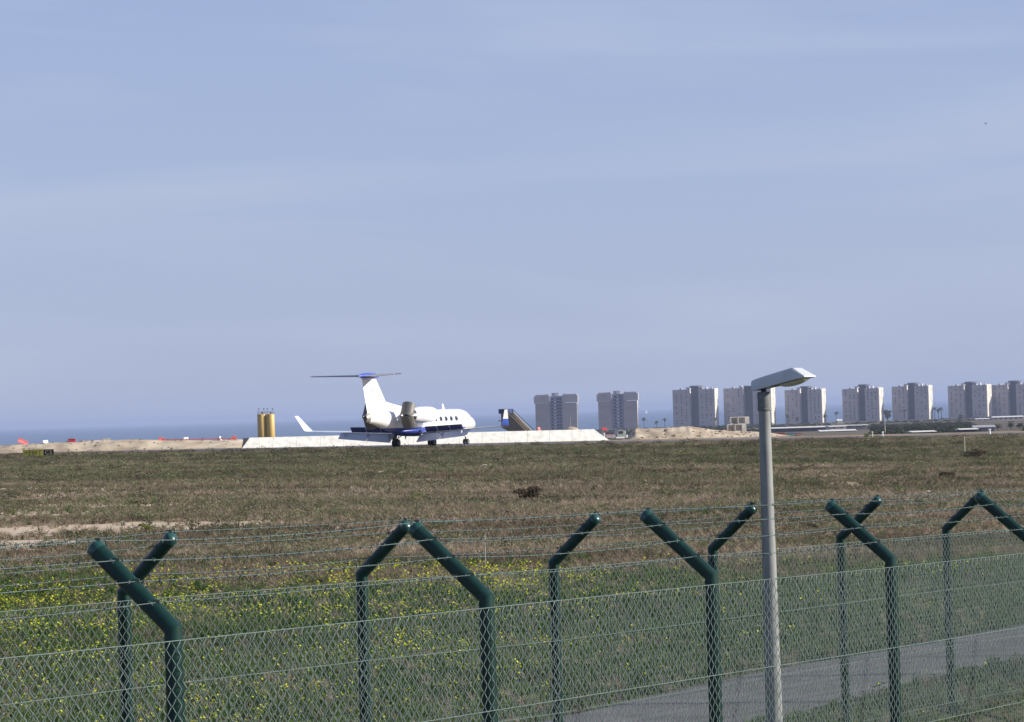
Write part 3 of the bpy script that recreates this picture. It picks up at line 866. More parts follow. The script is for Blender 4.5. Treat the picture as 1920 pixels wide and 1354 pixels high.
def make_stairs():
    D = 362
    p = W(948, 774, D)
    g = gzf(p.x, p.y)
    root = empty('boarding_stairs', (p.x, p.y, g), math.atan2(-.52, .85)); tag(root, 'mobile passenger boarding stairs with dark blue top behind the embankment', 'boarding stairs')
    H = p.z - g
    beige = mat('stairs_beige', (.60, .53, .40), .6); brown = mat('stairs_shaded_beige', (.17, .155, .13), .6); bl = mat('stairs_blue', (.03, .06, .16), .5)  # brown is the beige darkened in colour for the shaded side panel
    w_ = .72
    # local x runs down the flight, y left
    L = H * .95
    for sgn in (-1, 1):
        mb = MB(); ring = [Vector((-.2, 0, H + .05)), Vector((-.2, 0, H - 1.75)), Vector((L - .5, 0, .25)), Vector((L + .3, 0, .25)), Vector((L + .3, 0, .9)), Vector((.7, 0, H + .05))]
        mb.loft([[q + Vector((0, sgn * w_ + a, 0)) for q in ring] for a in ((-.04, .04) if sgn > 0 else (-.04, .04))]); mb.build('side_panel', brown if sgn < 0 else beige, root, 0)
    n = 15
    for k in range(n):
        t = (k + .5) / n
        mb = MB(); mb.box((.45 + (L - .45) * t, 0, (H - .9) * (1 - t) + .25), (.3, 1.36, .07)); mb.box((.45 + (L - .45) * t + .13, 0, (H - .9) * (1 - t) + .15), (.03, 1.36, .2)); mb.build('step', beige, root, 0)
    for sgn in (-1, 1):
        mb = MB(); mb.tube([(.6, sgn * w_, H + .35), (L + .25, sgn * w_, 1.25)], .035, 6); mb.tube([(L + .25, sgn * w_, 1.25), (L + .25, sgn * w_, .6)], .035, 6); mb.tube([(.6, sgn * w_, H + .35), (.6, sgn * w_, H - .1)], .035, 6); mb.build('handrail', M['dark'], root)
    mb = MB(); mb.box((.05, 0, H + .18), (1.1, 1.62, .56)); mb.build('top_hood', bl, root, 0)
    mb = MB(); mb.box((-.1, 0, H - .95), (1.1, 1.36, .1)); mb.build('platform', M['collar'], root, 0)
    mb = MB(); mb.box((.6, 0, .45), (3.4, 1.5, .4)); mb.build('chassis', M['dark'], root, 0)
    for x in (-.6, 1.9):
        for y in (-.62, .62):
            mb = MB(); mb.lathe([(-.1, .2), (-.1, .3), (.1, .3), (.1, .2)], 16, 'y', (x, y, .3)); mb.build('wheel', M['tyre'], root)
make_stairs()

def text(body, size, parent, loc, rot, material, name='lettering'):
    cu = bpy.data.curves.new(name, 'FONT'); cu.body = body; cu.size = size; cu.align_x = 'CENTER'; cu.align_y = 'CENTER'; cu.extrude = .004
    cu.materials.append(material)
    t = bpy.data.objects.new(name, cu); C.objects.link(t)
    m = bpy.data.meshes.new_from_object(t.evaluated_get(bpy.context.evaluated_depsgraph_get()))
    bpy.data.objects.remove(t)
    if not m.materials: m.materials.append(material)
    return put(name, m, parent, loc, rot)

def make_sign():
    D = 272
    a, b, c = W(43, 857, D), W(81.5, 856, D), W(101, 855.3, D)
    g = float(bump_z(a.x, D))
    root = empty('taxiway_sign', ((a.x + c.x) / 2, D, g), 0); tag(root, 'low yellow and black taxiway sign in front of the sandy bank', 'sign')
    ox = (a.x + c.x) / 2
    tilt_ = -0.0125
    for (x0, x1, nm, mt) in ((a.x, b.x - .02, 'yellow_panel', M['yellow_sign']), (b.x + .02, c.x, 'black_panel', M['black'])):
        mb = MB(); zc = .12 + .28
        mb.box(((x0 + x1) / 2 - ox, 0, zc + tilt_ * ((x0 + x1) / 2 - ox)), (x1 - x0, .16, .56)); pn = mb.build(nm, mt, root, 0)
        mid = (x0 + x1) / 2 - ox
        frame = MB()
        for zz in (-.285, .285): frame.box((mid, 0, zc + zz + tilt_ * mid), (x1 - x0 + .02, .19, .03))
        frame.build('frame', mt if nm == 'black_panel' else M['yellow_sign'], pn, 0)
        if nm == 'black_panel':
            text('C', .50, pn, (mid - .16, -.086, zc), (R(90), 0, 0), mat('letter_yellow', (.38, .38, .20), .5))
            text('2', .50, pn, (mid + .18, -.086, zc), (R(90), 0, 0), mat('letter_yellow', (.38, .38, .20), .5))
        else:
            for k, (dx, wd, dz, hh) in enumerate(((-.62, .30, .08, .10), (-.30, .22, .10, .14), (-.28, .07, -.08, .18), (.02, .30, .08, .12), (.0, .08, -.08, .2), (.30, .20, .07, .14), (.36, .07, -.09, .18), (.64, .08, 0, .34), (.16, .06, -.1, .2))):
                mb = MB(); mb.box((mid + dx, -.083, zc + dz), (wd, .008, hh)); mb.build('lettering', mat('letter_dark', (.13, .13, .012), .6), pn, 0)
        for f_ in (.2, .8):
            mb = MB(); mb.tube([(x0 + (x1 - x0) * f_ - ox, 0, -.2), (x0 + (x1 - x0) * f_ - ox, 0, .15)], .04, 8); mb.build('foot', M['dark'], pn)
make_sign()

def barrier(px, py, wpx, hpx, D, material, label, tilt_=0.0, rz=0.0):
    p = W(px, py, D); s_ = D / FPX
    w_, h = wpx * s_, hpx * s_
    root = empty('plastic_barrier', (p.x, p.y, p.z - .03)); root.rotation_euler = (0, tilt_, rz)
    tag(root, label, 'barrier', 'plastic barriers on the earth banks')
    mb = MB()
    prof = [(-.24, 0), (.24, 0), (.22, .16 * h / .6), (.10, .34 * h / .6), (.07, h), (-.07, h), (-.10, .34 * h / .6), (-.22, .16 * h / .6)]
    mb.loft([[Vector((x, y * .8, z)) for y, z in prof] for x in (-w_ / 2, -w_ / 2 + .03, w_ / 2 - .03, w_ / 2)])
    body = mb.build('body', material, root, 20)
    mb = MB(); mb.lathe([(h, .05), (h + .03, .05), (h + .04, .03)], 10, 'z', (w_ * .3, 0, 0)); mb.build('filler_cap', M['wplastic'], root)
BD = 322
for a in ((41, 832, 19, 9, M['pink'], 'faded red plastic barrier leaning over on the far end of the sandy bank', R(28), .2),
          (85, 831.5, 10, 6.5, M['wplastic'], 'white plastic barrier on the sandy bank above the taxiway sign', 0, .55),
          (135, 829, 14, 7, M['red'], 'deep red plastic barrier where the pale earth turns grey', 0, -.1),
          (200, 827.5, 14, 6, mat('dusty_plastic', (.5, .46, .4), .7), 'dusty grey plastic barrier half way along the sandy bank', 0, .1),
          (303, 828.5, 12, 8.5, M['pink'], 'faded red barrier at the start of the low red netting', 0, .15),
          (348.5, 826.5, 9.5, 7, M['wplastic'], 'white plastic barrier standing against the red netting', 0, .55),
          (412, 825, 5, 7, M['wplastic'], 'narrow white plastic barrier end-on beside the last red barrier', 0, 1.1),
          (439, 825, 10, 8, M['pink'], 'faded red barrier next to the white embankment, below the silos', 0, .1)):
    barrier(a[0], a[1], a[2], a[3], BD, a[4], a[5], a[6], a[7])
barrier(1010, 808, 6, 7, 330, M['pink'], 'small faded red barrier behind the embankment, below the first block of flats', 0, .6)
barrier(1133, 806.5, 9, 5, 345, M['red'], 'red plastic barrier behind the parked pickup truck', .2, .2)
barrier(1360, 812, 10, 6, 338, M['pink'], 'faded red barrier on the bank beside the stacked concrete boxes', .15, .3)
# low red netting along the bank
def netting():
    root = empty('safety_netting', W(330, 825, BD - .4)); tag(root, 'low red plastic safety netting along the top of the sandy bank', 'netting')
    O = root.location
    pts = [W(q, y_, BD - .4) for q, y_ in ((304, 825.5), (330, 825), (350, 825), (380, 824.2), (410, 823.6), (440, 823))]
    mb = MB()
    mb.loft([[p - O + Vector((0, -.012, -.02)), p - O + Vector((0, .012, -.02)), p - O + Vector((0, .012, .09)), p - O + Vector((0, -.012, .09))] for p in pts])
    mb.build('net', M['pink'], root, 0)
    for p in pts:
        mb = MB(); mb.tube([p - O + Vector((0, .03, -.3)), p - O + Vector((0, .03, .24))], .02, 6); mb.build('stake', M['dark'], root)
netting()

def make_pickup():
    D = 430
    p = W(1150.5, 825, D); g = gzf(p.x, D)
    root = empty('pickup_truck', (p.x, p.y, g + .02), R(17)); tag(root, 'small white utility truck with grey cab side parked at the end of the embankment', 'truck')
    side = mat('truck_grey_green', (.30, .34, .32), .4, coat=.3); wh = mat('truck_white', (.82, .82, .80), .35, coat=.3)
    s_ = .86
    def b(name, mt, *boxes, parent=root):
        mb = MB()
        for c, d in boxes: mb.box([q * s_ for q in c], [q * s_ for q in d])
        return mb.build(name, mt, parent, 0)
    cab = MB()
    cab.loft([[Vector((x * s_, y * s_, z * s_)) for x, z in ((.35, .55), (2.0, .55), (2.15, 1.15), (1.98, 1.22), (1.55, 1.95), (.55, 1.95), (.35, 1.25))] for y in (.8, -.8)])
    cabo = cab.build('cab', side, root, 20)
    b('bonnet', wh, ((2.16, 0, .85), (.26, 1.62, .62)))
    b('windscreen', wh, ((1.86, 0, 1.62), (.12, 1.5, .5)))
    b('window', M['glass'], ((1.02, -.81, 1.58), (.8, .02, .46)), ((1.02, .81, 1.58), (.8, .02, .46)))
    b('bed', side, ((-.75, 0, .78), (2.1, 1.5, .4)))
    b('bed_side', mat('bed_purple_grey', (.32, .29, .33), .6), ((-.75, -.77, .98), (1.7, .05, .55)))
    b('bed_side', mat('bed_grey', (.32, .3, .33), .6), ((-.75, .77, .98), (1.7, .05, .55)))
    b('tailboard', wh, ((-1.85, 0, 1.1), (.22, 1.6, 1.0)))
    b('sill', wh, ((.9, -.82, .72), (1.5, .04, .24)))
    b('roof_rack', M['red'], ((-.75, 0, 1.28), (1.9, 1.3, .06)))
    for x in (-1.0, 1.55):
        for y in (-.72, .72):
            mb = MB(); mb.lathe([(-.1 * s_, .2 * s_), (-.1 * s_, .35 * s_), (.1 * s_, .35 * s_), (.1 * s_, .2 * s_)], 18, 'y', (x * s_, y * s_, .35 * s_)); whl = mb.build('wheel', M['tyre'], root)
            mb = MB(); mb.lathe([(-.115 * s_, .05), (-.115 * s_, .19 * s_), (.115 * s_, .19 * s_), (.115 * s_, .05)], 14, 'y', (x * s_, y * s_, .35 * s_)); mb.build('hub', M['rim'], whl)
    b('headlight', M['rim'], ((2.30, -.58, .95), (.03, .3, .2)))
    b('headlight', M['rim'], ((2.30, .58, .95), (.03, .3, .2)))
make_pickup()

def culverts():
    D = 336
    cc = mat('culvert_concrete', (.60, .575, .53), .85, scale=2, col2=(.48, .46, .42), bump=.2)
    s_ = D / FPX
    b0 = W(1363, 809.5, D)
    wv, hv, dp = 13.6 * s_, 13.6 * s_, .60
    labels = {(0, 0): 'concrete box culvert at the bottom of the stack, nearer the red barrier', (0, 1): 'concrete box culvert at the bottom of the stack, nearer the lamp pole',
              (1, 0): 'concrete box culvert on top of the stack, nearer the red barrier', (1, 1): 'concrete box culvert on top of the stack, its side wall in full sun'}
    for r_ in (0, 1):
        for c_ in (0, 1):
            x = b0.x + (c_ + .5) * (wv + .01) + r_ * 6 * s_
            z = b0.z + r_ * (hv + .005)
            root = empty('box_culvert', (x, D + r_ * .05, z), R(9)); tag(root, labels[(r_, c_)], 'box culvert', 'stacked concrete box culverts')
            th = .085
            for nm, c, d in (('floor', (0, 0, th / 2), (wv, dp, th)), ('lid', (0, 0, hv - th / 2), (wv, dp, th)), ('side_wall', (-wv / 2 + th / 2, 0, hv / 2), (th, dp, hv - 2 * th)), ('side_wall', ((wv / 2 - th / 2, 0, hv / 2) if c_ == 0 else (wv / 2 + 4.2 * s_, 0, hv / 2)), ((th, dp, hv - 2 * th) if c_ == 0 else (8.6 * s_, dp, hv))), ('back_wall', (0, dp / 2 - th / 2, hv / 2), (wv - 2 * th, th, hv - 2 * th))):
                mb = MB(); mb.box(c, d); mb.build(nm, cc, root, 0)
culverts()

def skip(px, py, wpx, hpx, D, material, label, rz=0):
    p = W(px, py, D); s_ = D / FPX; w_, h = wpx * s_, hpx * s_
    root = empty('rubbish_skip', p, rz); tag(root, label, 'skip', 'skips below the far edge of the field')
    mb = MB(); mb.loft([[Vector((-w_ / 2 + .3 * (1 - k), y * .9, 0 if k == 0 else h)) for y in (-1, 1)] + [Vector((w_ / 2 - .3 * (1 - k), y * .9, 0 if k == 0 else h)) for y in (1, -1)] for k in (0, 1)]); mb.build('body', material, root, 0)
    mb = MB(); mb.box((0, 0, h + .05), (w_ * .96, 1.75, .1)); mb.build('load', M['dark'], root, 0)
    for k in range(3):
        mb = MB(); mb.box((-w_ / 4 + k * w_ / 4, -.93, h * .5), (.08, .05, h * .8)); mb.build('rib', material, root, 0)
skip(1459, 824.5, 25, 12, 690, M['red'], 'red skip right beside the lamp pole, far beyond the field')
skip(1482, 823, 16, 10.5, 690, mat('skip_teal', (.28, .42, .43), .6), 'pale teal skip between the red and the orange one')
skip(1498, 822, 14, 9, 690, mat('skip_orange', (.62, .40, .25), .6), 'pale orange skip beyond the teal one')

def make_pole(name, px, y0, y1, D, r, material, label, cat, knob=None):
    a, b = W(px, y1, D), W(px, y0, D)
    root = empty(name, (a.x, a.y, a.z)); tag(root, label, cat)
    mb = MB(); mb.tube([(0, 0, -.15), (0, 0, b.z - a.z)], [r, r * .8], 8); mb.build('shaft', material, root)
    mb = MB(); mb.lathe([(b.z - a.z - .002, r * .9), (b.z - a.z + .08, r * 1.5), (b.z - a.z + .16, r * .5)], 8); mb.build('top', knob or material, root)
make_pole('marker_post', 1809, 823, 846, 190, .035, mat('post_pale', (.45, .45, .33), .7), 'thin pale marker post standing alone in the grass', 'post')
make_pole('marker_post', 911, 1016, 1078, 62, .012, mat('stake_pale', (.42, .40, .36), .7), 'thin pale stake in the grass behind the peak of two fence posts', 'post')
make_pole('marker_post', 1635.5, 812, 820.5, 300, .085, mat('stone_pale', (.62, .58, .48), .8), 'short pale post beside the bright green bush', 'post')
make_pole('marker_post', 1655, 812, 819, 310, .10, M['wplastic'], 'short white post between the bright green bush and the low mound', 'post')
make_pole('marker_post', 1855.5, 807, 814, 300, .13, M['wplastic'], 'stout white post at the field edge below the grey shed', 'post')
make_pole('light_mast', 1069.5, 784, 806, 420, .05, mat('mast_grey', (.35, .33, .32), .6), 'thin mast rising over the embankment before the first block of flats', 'mast')
make_pole('light_mast', 1659.5, 786, 812, 700, .12, mat('mast_pale', (.5, .47, .42), .6), 'slim pale mast by the sunlit flank of a tower', 'mast')
# rounded earth heap behind the embankment
mb = MB(); hp = W(1071, 808, 345)
mb.lathe([(-.3, 1.05), (.1, .95), (.34, .62), (.46, .25), (.48, .02)], 20)
o = mb.build('earth_heap', M['sand'], None, 50, loc=hp); tag(o, 'rounded heap of sand peeping over the embankment', 'heap')

# ------------------------------------------------------------------ towers
TD = 3350.0
TS = TD / FPX           # metres per photo pixel
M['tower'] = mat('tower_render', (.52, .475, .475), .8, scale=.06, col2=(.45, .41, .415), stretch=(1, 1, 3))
M['tower_lit'] = mat('tower_flank_painted_sun', (.78, .73, .62), .8, scale=.08, col2=(.58, .54, .47), stretch=(1, 1, 3))  # paler copy of the render, sunlight painted into the colour
M['tower_core'] = mat('tower_core', (.13, .145, .19), .7, scale=.1)
M['towerA'] = mat('tower_brick', (.46, .39, .375), .8, scale=.06, col2=(.40, .335, .32), stretch=(1, 1, 4))
M['balc'] = mat('balcony_white', (.72, .70, .66), .7)
M['twin'] = mat('tower_window', (.025, .03, .05), .5)
M['bay'] = mat('tower_bay', (.27, .29, .42), .7, scale=.1)

def tower(px0, px1, ytop, ycap, ybase, a_deg, label, k):
    wid = (px1 - px0) * TS
    pm = W((px0 + px1) / 2, ybase, TD)
    g = gzf(pm.x, TD)
    top = W((px0 + px1) / 2, ytop, TD).z - g
    cap = W((px0 + px1) / 2, ycap, TD).z - g
    root = empty('apartment_tower', (pm.x, TD, g), -R(a_deg)); tag(root, label, 'apartment tower', 'apartment towers on the coast')
    wd = wid * .93; dep = 15.0
    lw = wd * .42; cw = wd * .19; rw = wd * .39
    def part(name, mt, c, d, parent=root):
        mb = MB(); mb.box(c, d); return mb.build(name, mt, parent, 0)
    # front is local -y
    xl = -wd / 2 + lw / 2
    left = part('left_wing', M['tower'], (xl, -2.6, top / 2 - 1), (lw, dep, top + 2))
    part('core', M['tower_core'], (-wd / 2 + lw + cw / 2, 2.2, top / 2 - 1), (cw, dep - 4, top + 5))
    right = part('right_wing', M['tower'], (wd / 2 - rw / 2, .0, top / 2 - .8), (rw, dep, top + 1.6))
    # sunlit flank of the right wing: end wall slightly proud, sunlight put into its pale colour
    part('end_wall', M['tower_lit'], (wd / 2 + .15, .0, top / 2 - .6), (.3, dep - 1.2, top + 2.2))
    part('flank', M['tower_lit'], (-wd / 2 + lw + .12, -2.6 - dep / 2 + 2.2, top - 3.2), (.24, 3.8, 9.0))  # top of the left wing's side catching sun, painted as a pale slab
    cx = -wd / 2 + lw + cw / 2
    mb = MB(); mb.lathe([(top + .6, cw * .55), (cap - 2.6, cw * .60), (cap - 2.2, cw * .86), (cap - .5, cw * .86), (cap, cw * .7), (cap + .05, cw * .1)], 12, 'z', (cx, 1.5, 0)); mb.build('roof_tank', M['tower_core'], root, 30)
    for j, (fx, w_, h) in enumerate(((-.36, 2.4, 1.5), (-.2, 3.2, 2.6), (.13, 2.6, 1.6), (.26, 1.8, 2.6), (.38, 2.2, 1.4))):
        part('roof_hut', M['balc'] if j % 2 else M['tower'], (fx * wd, 1.0 + (j % 3), (top if fx < 0 else top) + h / 2), (w_, 3, h))
    # small windows, in columns down the two wings
    rnd = random.Random(k)
    wm = MB(); wm.box((0, 0, 0), (1.15, .3, 1.25)); wmesh = wm.mesh('window', M['twin'], 0)
    floors = 13; fh = (top - 4) / floors
    for (x0, xw, yf) in ((-wd / 2, lw, -2.6 - dep / 2), (wd / 2 - rw, rw, -dep / 2)):
        for cfrac in (.22, .5, .78):
            for f_ in range(floors):
                if rnd.random() < .45: continue
                put('window', wmesh, root, (x0 + xw * cfrac, yf - .02, 3 + f_ * fh + 1.2))
        # floor slab edges
    sm = MB(); sm.box((0, 0, 0), (lw + .16, .2, .22)); smesh = sm.mesh('slab_edge', M['tower_lit'], 0)
    sm2 = MB(); sm2.box((0, 0, 0), (rw - .1, .2, .22)); smesh2 = sm2.mesh('slab_edge', M['tower_lit'], 0)
    # balconies down the end wall
    bm_ = MB(); bm_.box((0, 0, 0), (.7, 3.0, .9)); bmesh_ = bm_.mesh('balcony', M['balc'], 0)
    for f_ in range(floors):
        put('balcony', bmesh_, root, (wd / 2 + .62, 2.5, 4 + f_ * fh))

AN = lambda px, e: math.degrees(math.atan((px - 960) / FPX)) + e
tl = [(1263, 1349, 730, 723, 798, 13, 'grey apartment tower standing alone, next to the pair of balconied blocks'),
      (1358, 1457, 727, 723, 798, 17, 'grey apartment tower behind the stacked concrete boxes and the lamp pole'),
      (1474, 1550, 730.5, 724, 793, 15, 'grey apartment tower under the outstretched lamp head'),
      (1582, 1658, 728.5, 720.5, 789, 17, 'grey apartment tower with a full height sunlit flank beside a tall tree'),
      (1675, 1750, 724, 717.5, 787, 15, 'grey apartment tower with a round tree in front, beside a clump of tall palms'),
      (1780, 1861, 722.5, 715.5, 783, 18, 'grey apartment tower with the broadest sunlit flank'),
      (1861, 1945, 721, 713.5, 781, 18, 'last grey apartment tower, half hidden by the one with the broad sunlit flank')]
for k, (a, b, c, d, e, f_, lab) in enumerate(tl):
    tower(a, b, c, d, e, AN((a + b) / 2, f_ + 3), lab, k)

def block(px0, px1, ytop, ybase, label, wcols, k):
    wid = (px1 - px0) * TS
    mid = (px0 + px1) / 2
    pm = W(mid, ybase, TD); g = gzf(pm.x, TD)
    top = W(mid, ytop, TD).z - g
    root = empty('apartment_block', (pm.x, TD, g), -R(AN(mid, 3.5))); tag(root, label, 'apartment block', 'balconied apartment blocks on the coast')
    wd = wid * .97; dep = 14
    def part(name, mt, c, d, parent=root):
        mb = MB(); mb.box(c, d); return mb.build(name, mt, parent, 0)
    bw = wd * .30
    ow = wd * .335
    for sgn in (-1, 1):
        part('wing', M['towerA'], (sgn * (wd / 2 - ow / 2 - .8), 0, (top - 9) / 2 - 1), (ow, dep, top - 7))
        part('top_storeys', mat('tower_top', (.50, .46, .445), .8, scale=.05), (sgn * (wd / 2 - ow / 2 - .1), -.6, top - 4.8 - (.0 if sgn < 0 else -.3)), (ow + 1.2, dep + 1.4, 8.0))
        part('parapet', M['towerA'], (sgn * (wd / 2 - ow / 2 - .6), 0, top + .1), (ow - 1.0, dep - 2, 1.6))
    bay = part('bay', M['bay'], (0, 1.6, top / 2 - 1), (wd - 2 * ow + 3, dep - 2.5, top))
    part('end_wall', M['tower_lit'], (wd / 2 - .65, 0, (top - 9) / 2 - 1), (.3, dep - 1, top - 7.4))  # bright edge: sunlight put into the wall colour
    floors = 9; fh = (top - 5) / (floors + .6)
    wm = MB(); wm.box((0, 0, 0), (2.5, .5, 2.4)); wmesh = wm.mesh('window', M['twin'], 0)
    bm_ = MB(); bm_.box((0, 0, 0), (2.7, 1.2, 1.2)); bmesh_ = bm_.mesh('balcony', M['balc'], 0)
    bm2 = MB(); bm2.box((0, 0, 0), (2.2, 1.0, .8)); bmesh2 = bm2.mesh('sill_slab', mat('slab', (.5, .48, .46), .8), 0)
    yf = 1.6 - (dep - 2.5) / 2
    for f_ in range(floors + 1):
        z = 3 + f_ * fh
        for x in wcols: put('window', wmesh, root, (x * wd, yf - .05, z))
        if f_ < floors: put('balcony', bmesh_, root, ((wcols[0] + wcols[1]) / 2 * wd, yf - .8, z + fh * .05 - 1.0 + 1.3))
    wm3 = MB(); wm3.box((0, 0, 0), (1.3, .3, 1.2)); wmesh3 = wm3.mesh('window', mat('win_pale', (.42, .40, .42), .5), 0)
    for sgn in (-1, 1):
        for f_ in range(floors - 1):
            put('window', wmesh3, root, (sgn * (wd / 2 - ow + .3), -dep / 2 - .1, 3.5 + f_ * fh))
    part('stair_head', M['balc'], (0.0, 0, top - .2), (3.0, 5, 5.2))
    part('roof_hut', M['towerA'], (-.02 * wd, 2, top + .9), (8, 6, 3.4))
    part('roof_hut', M['balc'], (.2 * wd, 1, top + 1.0), (2, 2, 1.2)); part('roof_hut', M['balc'], (-.22 * wd, 1, top + .9), (3, 2, 1.0))
block(1003, 1086, 741, 803, 'brownish balconied apartment block behind the thin mast', (-.088, .034, .095), 1)
block(1121, 1199, 737, 801, 'brownish balconied apartment block above the parked truck', (-.064, .068), 2)

# ------------------------------------------------------------------ foliage helpers, trees
def leaf_mat(name, c1, c2, rough=.75, tintattr=False):
    m = bpy.data.materials.new(name); m.use_nodes = True
    n, l = m.node_tree.nodes, m.node_tree.links
    p = n['Principled BSDF']; p.inputs['Roughness'].default_value = rough; p.inputs['Specular IOR Level'].default_value = .2
    if tintattr:
        a = n.new('ShaderNodeAttribute'); a.attribute_type = 'INSTANCER'; a.attribute_name = 'tint'
        fac = a.outputs['Fac']
    else:
        t = n.new('ShaderNodeTexCoord'); k = n.new('ShaderNodeTexNoise'); k.inputs['Scale'].default_value = .8; k.inputs['Detail'].default_value = 4
        l.new(t.outputs['Object'], k.inputs['Vector']); r = n.new('ShaderNodeMapRange'); r.inputs['From Min'].default_value = .35; r.inputs['From Max'].default_value = .65
        l.new(k.outputs['Fac'], r.inputs['Value']); fac = r.outputs['Result']
    x = n.new('ShaderNodeMix'); x.data_type = 'RGBA'
    x.inputs['A'].default_value = (*c1, 1); x.inputs['B'].default_value = (*c2, 1)
    l.new(fac, x.inputs['Factor']); l.new(x.outputs['Result'], p.inputs['Base Color'])
    tr = n.new('ShaderNodeBsdfTranslucent'); l.new(x.outputs['Result'], tr.inputs['Color'])
    mx = n.new('ShaderNodeMixShader'); mx.inputs['Fac'].default_value = .22
    l.new(p.outputs[0], mx.inputs[1]); l.new(tr.outputs[0], mx.inputs[2])
    l.new(mx.outputs[0], n['Material Output'].inputs['Surface'])
    return m
M['leaf'] = leaf_mat('leaf_dark', (.045, .058, .035), (.085, .092, .060))
M['palm'] = leaf_mat('palm_leaf', (.045, .065, .03), (.075, .09, .045))
M['leafbright'] = leaf_mat('leaf_bright', (.11, .17, .02), (.20, .24, .03))
M['leafbrown'] = leaf_mat('leaf_brown', (.060, .050, .033), (.125, .098, .062))

def leaf_cloud(blobs, nleaf, size, seed):
    """many small leaf quads spread through lumpy blobs: list of (x, y, z, rx, rz)"""
    r = np.random.default_rng(seed)
    V, F = [], []
    wt = np.array([b[3] * b[3] * b[4] for b in blobs]); wt = wt / wt.sum()
    for _ in range(nleaf):
        b = blobs[r.choice(len(blobs), p=wt)]
        d = r.normal(size=3); d /= np.linalg.norm(d)
        rr = r.random() ** .45
        c = np.array([b[0] + d[0] * b[3] * rr, b[1] + d[1] * b[3] * rr, b[2] + d[2] * b[4] * rr])
        a = r.normal(size=3); a /= np.linalg.norm(a); q = np.cross(a, r.normal(size=3)); q /= np.linalg.norm(q)
        s_ = size * r.uniform(.6, 1.4)
        i = len(V)
        V += [tuple(c - a * s_), tuple(c + q * s_ * .5), tuple(c + a * s_), tuple(c - q * s_ * .5)]
        F.append((i, i + 1, i + 2, i + 3))
    mb = MB(); mb.v = V; mb.f = F
    return mb

def palm(px, ytop, ybase, D, label, seed):
    a = W(px, ybase, D); b = W(px, ytop, D)
    g = min(gzf(a.x, D), a.z); h = b.z - g
    root = empty('palm_tree', (a.x, D, g)); tag(root, label, 'palm tree', 'palms in front of the towers')
    r = random.Random(seed); lean = r.uniform(-.06, .06)
    mb = MB(); mb.tube([(0, 0, 0), (lean * h * .4, 0, h * .5), (lean * h, 0, h * .9)], [.42, .30, .26], 8); mb.build('trunk', M['bark'], root)
    mb = MB()
    for k in range(26):
        az = 2 * math.pi * k / 26 + r.uniform(-.2, .2); el = r.uniform(-.5, 1.2); Lf = r.uniform(2.4, 3.4)
        pts = []
        c = Vector((lean * h, 0, h * .9))
        for q in range(5):
            t = q / 4
            pts.append(c + Vector((math.cos(az) * Lf * t * math.cos(el * .6), math.sin(az) * Lf * t * math.cos(el * .6), Lf * t * math.sin(el) - 1.6 * t * t)))
        sd = Vector((-math.sin(az), math.cos(az), 0))
        P = []; F = []
        for q, p in enumerate(pts):
            w_ = .42 * math.sin(math.pi * (.15 + .8 * q / 4))
            P += [p - sd * w_ - Vector((0, 0, .18)), p, p + sd * w_ - Vector((0, 0, .18))]
        for q in range(4):
            F += [(q * 3, q * 3 + 1, q * 3 + 4, q * 3 + 3), (q * 3 + 1, q * 3 + 2, q * 3 + 5, q * 3 + 4)]
        mb.add(P, F)
    mb.build('crown', M['palm'], root, 60)

def tree(name, px, ytop, ybase, wpx, D, label, seed, lm='leaf', nleaf=900, trunk=.35, group=None, cat='tree', lsz=.035):
    a = W(px, ybase, D); b = W(px, ytop, D)
    g = min(gzf(a.x, D), a.z); h = b.z - g; w_ = wpx * D / FPX
    root = empty(name, (a.x, D, g)); tag(root, label, cat, group)
    r = random.Random(seed)
    mb = MB(); mb.tube([(0, 0, -.2), (.03 * h, 0, h * trunk), (0, 0, h * .7)], [h * .035, h * .028, h * .012], 8)
    for k in range(4):
        az = k * 1.6 + r.random(); mb.tube([(.02 * h, 0, h * trunk), (math.cos(az) * w_ * .3, math.sin(az) * w_ * .3, h * .75)], [h * .02, h * .008], 6)
    mb.build('trunk', M['bark'], root)
    blobs = [(r.uniform(-.3, .3) * w_, r.uniform(-.3, .3) * w_, h * r.uniform(trunk + .18, .86), w_ * r.uniform(.16, .26), h * r.uniform(.10, .16)) for _ in range(8)]
    blobs += [(0, 0, h * (trunk + 1) / 2, w_ * .3, h * .22)]
    leaf_cloud(blobs, nleaf, h * lsz, seed).build('crown', M[lm], root, 0)

for k, (px, yt, yb, D, lab) in enumerate((
        (1208, 783, 805, 3150, 'palm right beside the second balconied block'), (1247, 784, 805, 3150, 'spreading palm half way between the balconied blocks and the grey towers'),
        (1342, 783, 803, 3150, 'palm against the flank of the lone grey tower'), (1478, 777, 797, 3120, 'palm at the corner of the tower under the lamp head'),
        (1496, 783, 797, 3120, 'palm in front of the dark shaft of the tower under the lamp head'), (1548, 777, 796, 3120, 'palm at the flank of the tower under the lamp head'),
        (1568, 771, 796, 3100, 'tall lone palm in the gap before the tower with a full sunlit flank'), (1697, 767, 790, 3080, 'palm in front of the tower beside the palm clump'),
        (1753, 763, 788, 3060, 'leaning palm of the clump in the gap, nearest the round treed tower'), (1766, 763, 788, 3060, 'tallest palm of the clump in the gap between two towers'),
        (1760, 767, 788, 3060, 'middle palm of the clump in the gap between two towers'), (1232, 790, 806, 3150, 'short palm in the sea gap'), (1375, 786, 803, 3150, 'palm behind the stacked concrete boxes'))):
    palm(px, yt, yb, D, lab, 40 + k)
tree('tall_tree', 1664, 763, 793, 22, 3050, 'tall dark tree by the foot of the full height sunlit flank', 71, nleaf=1100, trunk=.18)
tree('round_tree', 1801, 776, 791, 15, 2600, 'round dark tree before the tower with the broad sunlit flank', 72, nleaf=700, trunk=.15)
